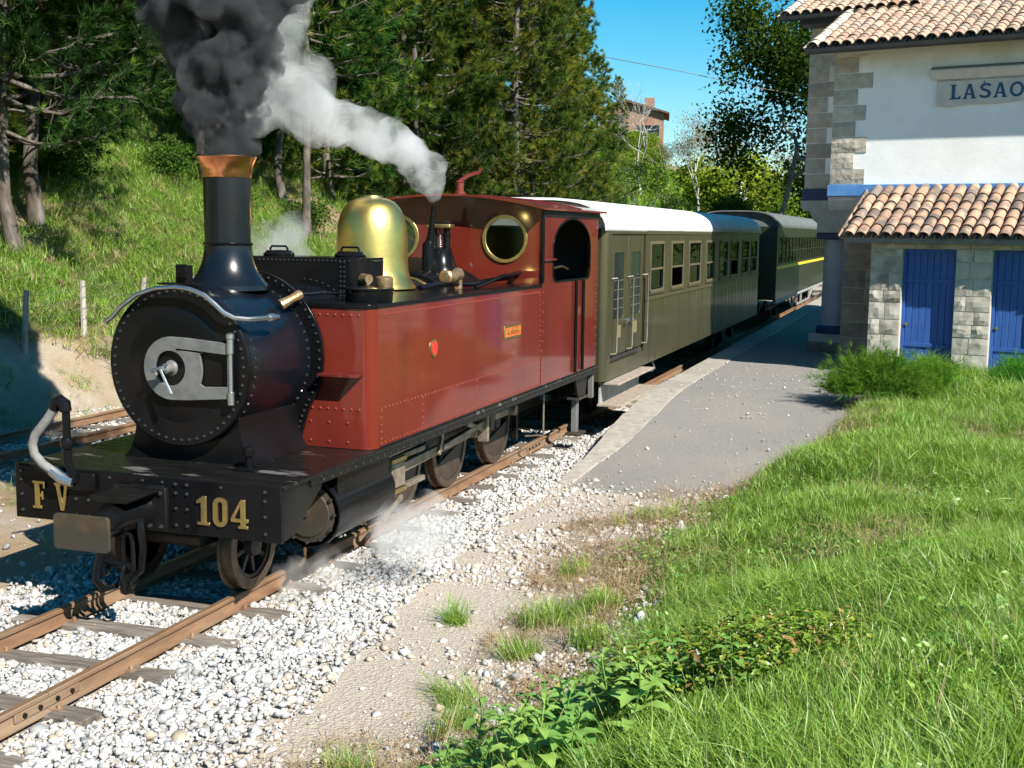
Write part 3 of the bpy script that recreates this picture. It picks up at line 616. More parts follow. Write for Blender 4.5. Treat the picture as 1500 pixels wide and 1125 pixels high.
B().tube([(-.16, 8.215, cz - .02), (-.05, 8.205, cz + .02), (-.01, 8.21, cz + .035)], [.016, .012, .01], 8).build('door_handle', 'steel_bright', door)
B().tube([(-.05, 8.18, cz), (.0, 8.18, cz - .1), (.045, 8.18, cz - .19)], [.01, .012, .016], 8).build('door_handle', 'steel_bright', door)
# handrail round the top of the smokebox
B().tube([(-.62, 8.27, 2.155), (-.55, 8.27, 2.205), (-.47, 8.27, 2.285), (-.32, 8.27, 2.385), (-.14, 8.27, 2.44), (.05, 8.27, 2.455), (.18, 8.27, 2.44), (.31, 8.27, 2.395), (.40, 8.27, 2.33), (.48, 8.27, 2.265), (.57, 8.28, 2.225), (.66, 8.33, 2.215), (.70, 8.45, 2.215), (.715, 8.7, 2.215)], .019, 10).build('front_handrail', 'steel_bright', sb)
B().lathe([(.03, -.03), (.034, 0), (.03, .03)], (.71, 8.6, 2.215), 'y', 10).build('handrail_knob', 'steel_bright', sb)
lm = B().box(-.055, .045, 8.42, 8.52, 2.45, 2.62).build('lamp_bracket', 'black_gloss', sb, bevel=.006)
B().box(-.03, .06, 8.39, 8.42, 2.52, 2.63).build('lamp_socket', 'black_gloss', lm, bevel=.005)
B().box(-.19, .19, 8.36, 8.5, 2.465, 2.48).build('bracket_plate', 'black_gloss', lm, bevel=.004)
# --- chimney
ch = B().lathe([(0.3483, 2.4), (0.344, 2.44), (0.2967, 2.49), (0.2494, 2.56), (0.215, 2.65), (0.2021, 2.74), (0.2021, 2.785), (0.1935, 2.79), (0.1961, 2.95), (0.1995, 3.36), (0.1634, 3.36), (0.1634, 2.5)], (0, 9.12, 0), 'z', 48).build('chimney', 'navy_gloss', LO)
B().lathe([(0.2041, 3.345), (0.2076, 3.36), (0.2102, 3.4), (0.2232, 3.45), (0.2448, 3.5), (0.2526, 3.515), (0.2465, 3.525), (0.2266, 3.52), (0.173, 3.42), (0.173, 3.345)], (0, 9.12, 0), 'z', 48).build('copper_cap', 'copper', ch)
B().lathe([(0.2041, 2.775), (0.2111, 2.785), (0.2111, 2.795), (0.1972, 2.8)], (0, 9.12, 0), 'z', 40).build('chimney_band', 'black_gloss', ch)
# --- boiler, bands, firebox
BR = .565; BZ = 1.83
bo = B().lathe([(BR, 0), (BR, 3.5)], (0, 9.44, BZ), 'y', 64).build('boiler', 'navy_gloss', LO)
for y in (9.46, 11.2, 12.75, 12.15): B().lathe([(BR, 0), (BR + .008, .002), (BR + .008, .045), (BR, .047)], (0, y, BZ), 'y', 64).build('boiler_band', 'brass_dull', bo)
fb = B().lathe([(BR + .035, 0), (BR + .045, .02), (BR + .045, 1.28), (BR + .05, 1.3)], (0, 12.95, BZ), 'y', 64).build('firebox', 'black_gloss', LO)
B().lathe([(BR + .05, 0), (BR + .075, .01), (BR + .075, .06), (BR + .05, .07)], (0, 14.14, BZ), 'y', 64).build('firebox_flange', 'black_gloss', fb)
# --- sandbox saddle across the boiler
sx_ = B().prism([rrect(-.64, .64, 10.45, 11.0, .16, 6)], fz, 2.02, 2.655).build('sandbox', 'black_gloss', LO, bevel=.006)
for x in (-.42, .36):
    l = B().lathe([(.15, 0), (.155, .02), (.13, .04), (.12, .055), (0, .06)], (x, 10.72, 2.655), 'z', 20).build('sandbox_lid', 'black_gloss', sx_)
    B().tube([(x - .1, 10.72, 2.715), (x - .08, 10.72, 2.75), (x + .08, 10.72, 2.75), (x + .1, 10.72, 2.715)], .012, 6).build('lid_handle', 'black_gloss', l)
rv = B()
for k in range(22): rv.dome((-.48 + k * .0457, 10.45, 2.625), (0, -1, 0), .012, .012)
for k in range(9):
    for x in (.39, .43): rv.dome((x, 10.45, 2.25 + k * .045), (0, -1, 0), .012, .012)
for k in range(12): a = .35 + k * .11; rv.dome(((BR + .03) * math.cos(a), 10.45, BZ + (BR + .05) * math.sin(a)), (0, -1, 0), .012, .012)
for k in range(8): rv.dome((.64, 10.62 + k * .03, 2.625), (1, 0, 0), .012, .012)
rv.build('rivets', 'rivet_black', sx_, kind='stuff')
cv = B().tube([(.6, 10.5, 2.46), (.69, 10.45, 2.46)], [.05, .045], 12); cv.tube([(.66, 10.47, 2.48), (.67, 10.46, 2.40)], .022, 8)
cv.build('sand_valve', 'bronze_cast', sx_)
# --- dome
B().lathe([(0.4691, 2.3), (0.4646, 2.325), (0.4336, 2.36), (0.4027, 2.42), (0.3867, 2.5), (0.3805, 2.65), (0.3788, 2.85), (0.3673, 2.97), (0.3407, 3.07), (0.2965, 3.16), (0.239, 3.22), (0.1593, 3.255), (0.115, 3.262), (0.1106, 3.28), (0.0531, 3.285), (0.0, 3.286)], (0, 11.97, 0), 'z', 64).build('steam_dome', 'brass', LO)
# --- side tanks
def tank(sx):
    X0, X1 = .50, 1.20
    outline = [(X0, 14.24), (X0, 9.45)] + arc(X1 - .11, 9.45 + .11, .11, -pi / 2, 0, 6) + [(X1, 14.24)]
    outline = [(sx * p[0], p[1]) for p in outline]
    tk = B().prism([outline], fz, 1.021, 2.25).build('side_tank', 'red_paint', LO, bevel=.004)
    tp = [(sx * p[0], p[1]) for p in [(X0 - .12, 14.24), (X0 - .12, 9.44)] + arc(X1 - .11, 9.44 + .115, .122, -pi / 2, 0, 6) + [(X1 + .012, 14.24)]]
    top = B().prism([tp], fz, 2.2505, 2.285).build('tank_top', 'black_gloss', tk, bevel=.006)
    r = B(); e = sx * X1
    for k in range(66): r.dome((e, 9.62 + k * .07, 2.19), (sx, 0, 0), .0125, .012)
    for k in range(56): r.dome((e, 9.62 + k * .082, 1.37 ), (sx, 0, 0), .0125, .012)
    for k in range(90): r.dome((e, 9.62 + k * .08, 1.06), (sx, 0, 0), .0125, .012)
    for yy_ in (9.62, 10.55, 12.0, 14.2):
        for k in range(5 if yy_ < 14 else 18): r.dome((e, yy_, 1.10 + k * .062), (sx, 0, 0), .0125, .012)
    for k in range(7): r.dome((sx * (.62 + k * .075), 9.45, 2.19), (0, -1, 0), .013); r.dome((sx * (.62 + k * .075), 9.45, 1.37), (0, -1, 0), .013)
    for x in (.6, .78, .96): r.dome((sx * x, 9.45, 1.25), (0, -1, 0), .013); r.dome((sx * x, 9.45, 1.08), (0, -1, 0), .013)
    r.build('rivets', 'rivet_red', tk, kind='stuff')
    B().box(min(sx * .74, sx * 1.11), max(sx * .74, sx * 1.11), 9.30, 9.449, 1.665, 1.69).build('front_step', 'red_dark', tk, bevel=.004)
    # beading along the lower edge
    B().box(min(sx * 1.201, sx * 1.208), max(sx * 1.201, sx * 1.208), 9.6, 16.85, 1.021, 1.036).build('bottom_bead', 'black_gloss', tk)
    return tk
tkR = tank(1); tkL = tank(-1)
B().lathe([(.21, 0), (.215, .02), (.215, .10), (.225, .105), (.225, .12), (.2, .125), (0, .13)], (.94, 9.92, 2.285), 'z', 32).build('water_filler', 'black_gloss', tkR)
B().lathe([(.075, 0), (.08, .01), (.08, .10), (.06, .115), (0, .12)], (1.0, 10.12, 2.39), 'z', 20).build('filler_cap', 'bronze_cast', tkR)
vlv = B().tube([(.80, 12.12, 2.43), (.80, 12.2, 2.42), (.80, 12.34, 2.43), (.80, 12.46, 2.45)], [.055, .075, .06, .075], 12); vlv.tube([(.80, 12.46, 2.46), (.80, 12.47, 2.29)], [.05, .045], 10); vlv.dome((.8, 12.1, 2.43), (0, -1, 0), .08, .03, 10)
vlv.build('clack_valve', 'bronze_cast', LO)
B().tube([(.72, 11.6, 2.33), (.78, 12.0, 2.36), (.82, 12.8, 2.33), (.85, 13.6, 2.36), (.85, 14.24, 2.36)], .03, 10).build('feed_pipe', 'black_gloss', LO)
B().tube([(.95, 12.6, 2.30), (.95, 13.5, 2.40), (.92, 14.24, 2.42)], .022, 8).build('reversing_rod', 'black_gloss', LO)
B().tube([(.50, 9.12, 2.28), (.56, 9.2, 2.33), (.58, 9.3, 2.36)], [.05, .035, .045], 10).build('blower_valve', 'bronze_cast', LO)
B().tube([(.58, 9.3, 2.36), (.62, 9.7, 2.36), (.66, 10.3, 2.33)], .013, 8).build('blower_pipe', 'black_gloss', LO)
B().lathe([(.06, 0), (.06, .1), (.03, .12)], (.5, 11.3, 2.2), 'z', 14).build('oil_cup', 'bronze_cast', LO)
# --- safety valves and whistle pipe
sv = B().lathe([(0.243, 2.4), (0.234, 2.46), (0.198, 2.5), (0.171, 2.6), (0.1485, 2.66), (0.1485, 2.7), (0.108, 2.71), (0.0, 2.71)], (0, 13.9, 0), 'z', 32).build('safety_valve', 'black_gloss', LO)
for dx in (-.085, .085): B().lathe([(.05, 2.70), (.045, 2.74), (.045, 2.85), (.055, 2.86), (.055, 2.88), (.045, 2.89), (.045, 2.96)], (dx, 13.9, 0), 'z', 14).build('valve_column', 'black_gloss', sv)
B().box(-.16, .16, 13.82, 13.98, 2.945, 3.0).build('valve_crosshead', 'brass_dull', sv, bevel=.015)
B().box(-.13, .13, 13.84, 13.96, 3.0, 3.035).build('valve_cap', 'black_iron', sv, bevel=.01)
sp = B()
for k in range(9): sp.lathe([(.022, 0), (.030, .012), (.022, .024)], (0, 13.9, 2.71 + k * .026), 'z', 10)
sp.build('spring', 'steel_bright', sv, kind='stuff')
wp = B().tube([(-.08, 13.72, 2.40), (-.08, 13.72, 2.75), (-.06, 13.72, 2.80)], [.085, .075, .05], 14).build('steam_valve', 'black_gloss', LO)
B().tube([(-.06, 13.72, 2.78), (-.03, 13.72, 3.0), (-.01, 13.72, 3.22)], [.05, .035, .03], 12).build('exhaust_pipe', 'black_gloss', wp)
# --- cab
CX = 1.20
def roofz(x): return 3.37 - .15 * (abs(x) / 1.25) ** 2
fr = [(-CX, 2.286), (CX, 2.286)] + [(x, roofz(x) - .02) for x in np.linspace(CX, -CX, 13)]
def cabwin(sx): return circ(sx * .72, 2.83, .255, 32)
cf = B().prism([fr, cabwin(1)[::-1], cabwin(-1)[::-1]], fy, 14.245, 14.262).build('cab_front', 'red_paint', LO)
for sx in (-1, 1):
    w = B().prism([circ(sx * .72, 2.83, .295, 36), circ(sx * .72, 2.83, .25, 36)[::-1]], fy, 14.225, 14.246).build('cab_window', 'brass_dull', cf, bevel=.004)
    B().prism([circ(sx * .72, 2.83, .252, 32)], fy, 14.25, 14.254).build('pane', 'pane_glass', w)
    rv = B()
    for k in range(8): a = k * pi / 4; rv.dome((sx * .72 + .272 * math.cos(a), 14.225, 2.83 + .272 * math.sin(a)), (0, -1, 0), .011)
    rv.build('screws', 'brass_dull', w, kind='stuff')
for sx in (-1, 1):
    side = [(14.245, 1.021), (16.85, 1.021), (16.85, 3.205), (14.245, 3.205)]
    win = rrect(14.70, 16.42, 2.31, 3.08, .12, 5, (1, 1, 0, 0))[:-2] + arc(15.56, 2.72, .86, 0, pi, 18, .36)
    sd = B().prism([side, win[::-1]], fx, sx * CX - .01, sx * CX + .006).build('cab_side', 'red_paint', LO)
    inner = rrect(14.70, 16.42, 2.31, 3.08, .12, 5, (1, 1, 0, 0))[:-2] + arc(15.56, 2.72, .86, 0, pi, 18, .36)
    cxm = 15.56; czm = 2.7; ring = [(cxm + (p[0] - cxm) * 1.035, czm + (p[1] - czm) * 1.07) for p in inner]
    B().prism([ring, inner[::-1]], fx, sx * CX - .02, sx * CX + .016).build('window_beading', 'black_gloss', sd, bevel=.004)
    for yd in (15.70, 16.06):
        B().tube([(sx * (CX + .03), yd, 1.05), (sx * (CX + .03), yd, 2.28)], .022, 8).build('door_pillar', 'black_gloss', sd)
    B().box(min(sx * 1.198, sx * 1.2075), max(sx * 1.198, sx * 1.2075), 15.73, 16.03, 1.04, 2.27).build('cab_door', 'red_dark', sd)
    rv = B()
    for k in range(17):
        for yd in (14.28, 16.2, 16.8): rv.dome((sx * (CX + .006), yd, 1.1 + k * (.066 if yd > 16.1 and yd < 16.5 else .12)), (sx, 0, 0), .0125, .012)
    rv.build('rivets', 'rivet_red', sd, kind='stuff')
    B().box(min(sx * 1.12, sx * 1.24), max(sx * 1.12, sx * 1.24), 14.25, 14.75, 2.565, 2.59).build('arm_rest', 'red_dark', sd, bevel=.006)
    B().tube([(sx * 1.215, 14.235, 2.3), (sx * 1.215, 14.235, 3.18)], .022, 8).build('corner_angle', 'black_gloss', cf)
bk = [(-CX, 1.021), (CX, 1.021)] + [(x, roofz(x) - .02) for x in np.linspace(CX, -CX, 13)]
B().prism([bk, rrect(-.85, .4, 2.3, 3.12, .12)[::-1]], fy, 16.83, 16.85).build('cab_back', 'cab_dark', LO)
B().box(-CX + .02, CX - .02, 14.27, 16.8, 1.022, 1.05).build('cab_floor', 'cab_dark', LO)
bkh = B().prism([arc(0, 1.9, .62, 0, pi, 20) + [(-.62, 1.1), (.62, 1.1)]], fy, 14.30, 14.75).build('backhead', 'cab_dark', LO)
for x, z in ((-.3, 2.3), (.3, 2.3), (0, 2.1)): B().lathe([(.07, 0), (.075, -.02), (.07, -.04), (0, -.04)], (x, 14.79, z), 'y', 14).build('gauge', 'brass_dull', bkh)
B().box(-.5, .3, 16.2, 16.6, 1.5, 2.45).build('coal_bunker', 'cab_dark', LO, bevel=.02)
B().tube([(.2, 15.2, 2.28), (.9, 15.35, 2.42), (1.05, 15.6, 2.47), (1.1, 15.7, 2.43)], .02, 8).build('brake_lever', 'copper', LO)
rf = []
for y in (14.02, 17.02):
    rf.append([(x, y, roofz(x)) for x in np.linspace(-1.29, 1.29, 21)])
rm = B(); n = 21
vs = [p for row in rf for p in row] + [(p[0], p[1], p[2] - .025) for row in rf for p in row]
fs = [(k, k + 1, n + k + 1, n + k) for k in range(n - 1)] + [(2 * n + n + k, 2 * n + n + k + 1, 2 * n + k + 1, 2 * n + k) for k in range(n - 1)] + [(k + 1, k, 2 * n + k, 2 * n + k + 1) for k in range(n - 1)] + [(n + k, n + k + 1, 3 * n + k + 1, 3 * n + k) for k in range(n - 1)] + [(0, n, 3 * n, 2 * n), (n - 1 + n, n - 1, 2 * n + n - 1, 3 * n + n - 1)]
rm.add(vs, fs); roof = rm.build('cab_roof', 'red_paint', LO)
for y in (14.9, 15.8): B().tube([(x, y, roofz(x) + .004) for x in np.linspace(-1.25, 1.25, 15)], .012, 6).build('roof_rib', 'red_dark', roof)
B().box(1.206, 1.23, 14.24, 16.86, 3.12, 3.20).build('eave_angle', 'cab_dark', roof)
wh = B().lathe([(.07, 0), (.07, .05), (.05, .06), (.05, .16), (.06, .17), (.03, .2), (0, .2)], (-.02, 14.6, 3.36), 'z', 14).build('whistle', 'red_paint', LO)
B().tube([(-.02, 14.6, 3.55), (.08, 14.65, 3.62), (.2, 14.7, 3.66), (.22, 14.7, 3.72)], .025, 8).build('whistle_arm', 'red_paint', wh)
# --- plates on the right tank
npl = B().box(1.201, 1.216, 12.83, 13.43, 1.715, 1.865).build('nameplate', 'brass_dull', tkR, bevel=.004)
B().box(1.2165, 1.219, 12.86, 13.40, 1.738, 1.842).build('plate_field', 'orange_plate', npl)
def text_mesh(txt, size, mat, f, parent, name, ext=.004, w=1.0):
    cu = bpy.data.curves.new('t', 'FONT'); cu.body = txt; cu.size = size; cu.extrude = ext; cu.align_x = 'CENTER'; cu.align_y = 'CENTER'; cu.resolution_u = 3
    ob = bpy.data.objects.new('t', cu); COL.objects.link(ob); dg = bpy.context.evaluated_depsgraph_get(); me = bpy.data.meshes.new_from_object(ob.evaluated_get(dg))
    bpy.data.objects.remove(ob); v = np.array([vv.co[:] for vv in me.vertices]); off = np.array(parent.get('_o', (0, 0, 0)))
    for i, c in enumerate(v): me.vertices[i].co = Vector(f(c[0] * w, c[1], c[2])) - Vector(off)
    me.materials.clear(); me.materials.append(MATS[mat]); o = put(name, me, parent); o['_o'] = list(off); return o
text_mesh('AURRERA', .10, 'brass_dull', lambda u, v, w: (1.2205 + w, 13.13 + u, 1.79 + v), npl, 'plate_lettering', .002, 1.05)
rp = B().lathe([(.085, 0), (.085, .012), (.072, .014), (0, .014)], (1.201, 10.80, 1.80), 'x', 28).build('works_plate', 'brass_dull', tkR)
B().lathe([(.07, .0145), (.07, .017), (0, .017)], (1.201, 10.80, 1.80), 'x', 28).build('plate_field', 'red_plate', rp)
# --- wheels
def wheel(name, x, y, r, sx, spokes, cw):
    w = B().lathe([(r - .085, 0), (r - .085, .11), (r - .01, .11), (r, .10), (r + .003, .03), (r + .028, .02), (r + .028, .004), (r - .01, 0), (r - .085, 0)], (x, y, r), 'x', 48).build(name, 'tyre_steel', LO) if sx > 0 else \
        B().lathe([(r - .085, 0), (r - .085, -.11), (r - .01, -.11), (r, -.10), (r + .003, -.03), (r + .028, -.02), (r + .028, -.004), (r - .01, 0), (r - .085, 0)], (x, y, r), 'x', 48).build(name, 'tyre_steel', LO)
    B().lathe([(r - .12, sx * .02), (r - .084, sx * .02), (r - .084, sx * .095), (r - .12, sx * .095), (r - .12, sx * .02)], (x, y, r), 'x', 40).build('rim', 'wheel_iron', w)
    B().lathe([(0, 0), (.09, 0), (.095, sx * .08), (.085, sx * .13), (.05, sx * .14), (0, sx * .14)], (x, y, r), 'x', 20).build('hub', 'wheel_iron', w)
    for k in range(spokes):
        a = 2 * pi * k / spokes + .2; c, s = math.cos(a), math.sin(a)
        B().bar((x + sx * .055, y + c * .07, r + s * .07), (x + sx * .055, y + c * (r - .1), r + s * (r - .1)), .045, .05, (1, 0, 0)).build('spoke', 'wheel_iron', w, bevel=.01)
    if cw is not None:
        a0, a1 = cw; o = arc(y, r, r - .1, a0, a1, 14)
        B().prism([o], fx, min(x + sx * .03, x + sx * .1), max(x + sx * .03, x + sx * .1)).build('counterweight', 'wheel_iron', w)
    return w
DR = .53; DY = (11.45, 12.80, 14.38)
for sx in (1, -1):
    x0 = sx * .475
    wheel('pilot_wheel', x0, 8.50, .36, sx, 8, None)
    for y in DY: wheel('driving_wheel', x0, y, DR, sx, 12, (pi + .55, 2 * pi - .1))
for y, r in ((8.5, .36),) + tuple((y, DR) for y in DY): B().tube([(-.47, y, r), (.47, y, r)], .07, 14).build('axle', 'wheel_iron', LO)
for sx in (1, -1):
    B().box(min(sx * .40, sx * .43), max(sx * .40, sx * .43), 8.0, 16.7, .45, .98).build('frame_plate', 'black_iron', LO)
    # cylinder block
    cy = B().lathe([(.285, 0), (.285, 1.08), (.2, 1.1), (.12, 1.2), (.1, 1.36)], (sx * .88, 8.92, .575), 'y', 40).build('cylinder', 'black_gloss', LO)
    B().prism([[(sx * .44, .60), (sx * 1.12, .60), (sx * 1.12, .92), (sx * 1.06, .984), (sx * .44, .984)][::sx]], fy, 8.94, 9.95).build('cylinder_casing', 'black_gloss', cy)
    B().lathe([(.30, 0), (.30, .05), (.285, .052), (.285, 0)], (sx * .88, 8.86, .575), 'y', 40).build('cylinder_flange', 'black_gloss', cy)
    B().lathe([(0, -.02), (.03, -.02), (.03, -.002), (.20, 0), (.205, .01), (.30, .03), (0, .03)], (sx * .88, 8.84, .575), 'y', 40).build('cylinder_cover', 'rusty_plate', cy)
    rv = B()
    for k in range(12): a = 2 * pi * k / 12; rv.dome((sx * .88 + .25 * math.cos(a), 8.853, .575 + .25 * math.sin(a)), (0, -1, 0), .02, .03)
    rv.build('cover_bolts', 'rivet_black', cy, kind='stuff')
    B().tube([(sx * .80, 8.95, .28), (sx * .80, 8.95, .16), (sx * .84, 8.8, .14)], .015, 8).build('drain_cock', 'bronze_cast', cy)
    B().tube([(sx * .80, 10.1, .28), (sx * .80, 10.1, .18), (sx * .9, 10.0, .16)], .015, 8).build('drain_cock', 'bronze_cast', cy)
    # motion
    X = sx * .88
    for z in (.73, .42): B().box(X - .03, X + .03, 10.05, 11.3, z - .025, z + .025).build('slide_bar', 'rod_steel', LO, bevel=.005)
    B().box(X - .05, X + .05, 10.03, 10.08, .34, .82).build('motion_bracket', 'rod_steel', LO, bevel=.005)
    B().box(X + sx * .06 - .02, X + sx * .06 + .02, 10.20, 10.26, .20, .90).build('combination_lever', 'rod_steel', LO, bevel=.006)
    xh = B().box(X - .055, X + .055, 10.45, 10.75, .45, .70).build('crosshead', 'rod_steel', LO, bevel=.015)
    B().tube([(X, 10.1, .575), (X, 10.5, .575)], .03, 12).build('piston_rod', 'steel_bright', xh)
    B().box(X - .06, X + .06, 10.43, 10.77, .70, .745).build('slipper', 'brass_dull', xh, bevel=.005)
    B().box(X - .06, X + .06, 10.43, 10.77, .40, .445).build('slipper', 'brass_dull', xh, bevel=.005)
    B().bar((X + sx * .07, 10.23, .24), (X + sx * .07, 10.62, .36), .03, .05).build('union_link', 'rod_steel', LO, bevel=.006)
    ca = .55   # crank pin angle: pins forward and up
    pins = [(y + .24 * math.cos(ca), DR + .24 * math.sin(ca)) for y in DY]
    Xc = sx * .70; Xr = sx * .83
    for a, b_ in ((0, 1), (1, 2)):
        B().bar((Xc, pins[a][0], pins[a][1]), (Xc, pins[b_][0], pins[b_][1]), .04, .085, (1, 0, 0) if False else (0, 0, 1)).build('coupling_rod', 'rod_steel', LO, bevel=.008)
    cr_ = B().bar((Xr, 10.6, .575), (Xr, pins[1][0], pins[1][1]), .05, .10).build('connecting_rod', 'rod_steel', LO, bevel=.01)
    B().box(Xr - .04, Xr + .04, pins[1][0] - .11, pins[1][0] + .11, pins[1][1] - .09, pins[1][1] + .09).build('big_end', 'rod_steel', cr_, bevel=.02)
    for p in pins: B().tube([(sx * .56, p[0], p[1]), (sx * .78, p[0], p[1])], .065, 14).build('crank_pin', 'rod_steel', LO)
    B().bar((sx * .92, pins[1][0], pins[1][1]), (sx * .92, 12.45, .80), .04, .06).build('return_crank', 'rod_steel', LO, bevel=.01)
    B().bar((sx * .93, 11.75, .66), (sx * .93, 12.95, .74), .03, .055).build('eccentric_rod', 'rod_steel', LO, bevel=.006)
    B().prism([stroke([(11.62, .60), (11.70, .74), (11.72, .86), (11.66, .97)], .06)], fx, min(sx * .90, sx * .94), max(sx * .90, sx * .94)).build('expansion_link', 'rod_steel', LO, bevel=.005)
    B().bar((sx * .96, 10.22, .82), (sx * .96, 11.7, .86), .03, .05).build('radius_rod', 'rod_steel', LO, bevel=.006)
    B().bar((sx * .96, 11.4, .90), (sx * .96, 12.35, .93), .03, .06).build('weigh_shaft_arm', 'steel_bright', LO, bevel=.006)
    B().box(min(sx * .86, sx * .98), max(sx * .86, sx * .98), 12.95, 13.02, .52, .985).build('hanger_bracket', 'rod_steel', LO, bevel=.006)
    B().prism([[(13.35, .98), (13.5, .98), (13.53, .8), (13.48, .62), (13.42, .58), (13.36, .62), (13.32, .8)]], fx, min(sx * .84, sx * .88), max(sx * .84, sx * .88)).build('sand_pipe_box', 'rusty_plate', LO)
    # brake rigging, cab steps
    B().box(min(sx * .58, sx * .64), max(sx * .58, sx * .64), 15.0, 15.08, .2, .7).build('brake_hanger', 'black_iron', LO)
    B().tube([(sx * .95, 15.2, .98), (sx * .95, 15.2, .25), (sx * .7, 15.2, .22)], .014, 8).build('injector_pipe', 'rod_steel', LO)
    cs = B().prism([[(16.05, .98), (16.75, .98), (16.6, .62), (16.25, .62)]], fx, min(sx * 1.10, sx * 1.13), max(sx * 1.10, sx * 1.13)).build('step_hanger', 'black_iron', LO)
    B().box(min(sx * .98, sx * 1.16), max(sx * .98, sx * 1.16), 16.2, 16.65, .60, .625).build('step', 'rusty_plate', cs)
    B().box(min(sx * 1.0, sx * 1.08), max(sx * 1.0, sx * 1.08), 16.34, 16.46, .12, .60).build('step_leg', 'steel_grey', cs, bevel=.006)
    B().box(min(sx * .94, sx * 1.16), max(sx * .94, sx * 1.16), 16.24, 16.58, .08, .12).build('lower_step', 'rusty_plate', cs, bevel=.006)
    B().box(min(sx * 1.1, sx * 1.16), max(sx * 1.1, sx * 1.16), 16.86, 16.95, .55, 1.0).build('rear_beam_end', 'steel_grey', LO)
B().box(-1.15, 1.15, 16.89, 16.95, .55, .98).build('rear_beam', 'black_iron', LO)
B().box(-.42, .42, 9.6, 16.4, .62, .98).build('ash_pan', 'black_iron', LO)
# ================================================================== coaches
def coach_roof_profile(hw, ze, zt, n=18):
    pts = []
    for i in range(n + 1):
        a = pi * i / n; c = math.cos(a); s = math.sin(a)
        pts.append((hw * math.copysign(abs(c) ** .55, c), ze + (zt - ze) * s ** .9))
    return pts
def roof_shell(y0, y1, hw, ze, zt, name, mat, parent, round_end=0):
    """curved roof with thickness"""
    pr = coach_roof_profile(hw, ze, zt)
    inn = [(p[0] * .975, p[1] - .035) for p in pr][::-1]
    return MB().prism([pr + inn], fy, y0, y1).build(name, mat, parent, smooth=50)
HW = 1.25
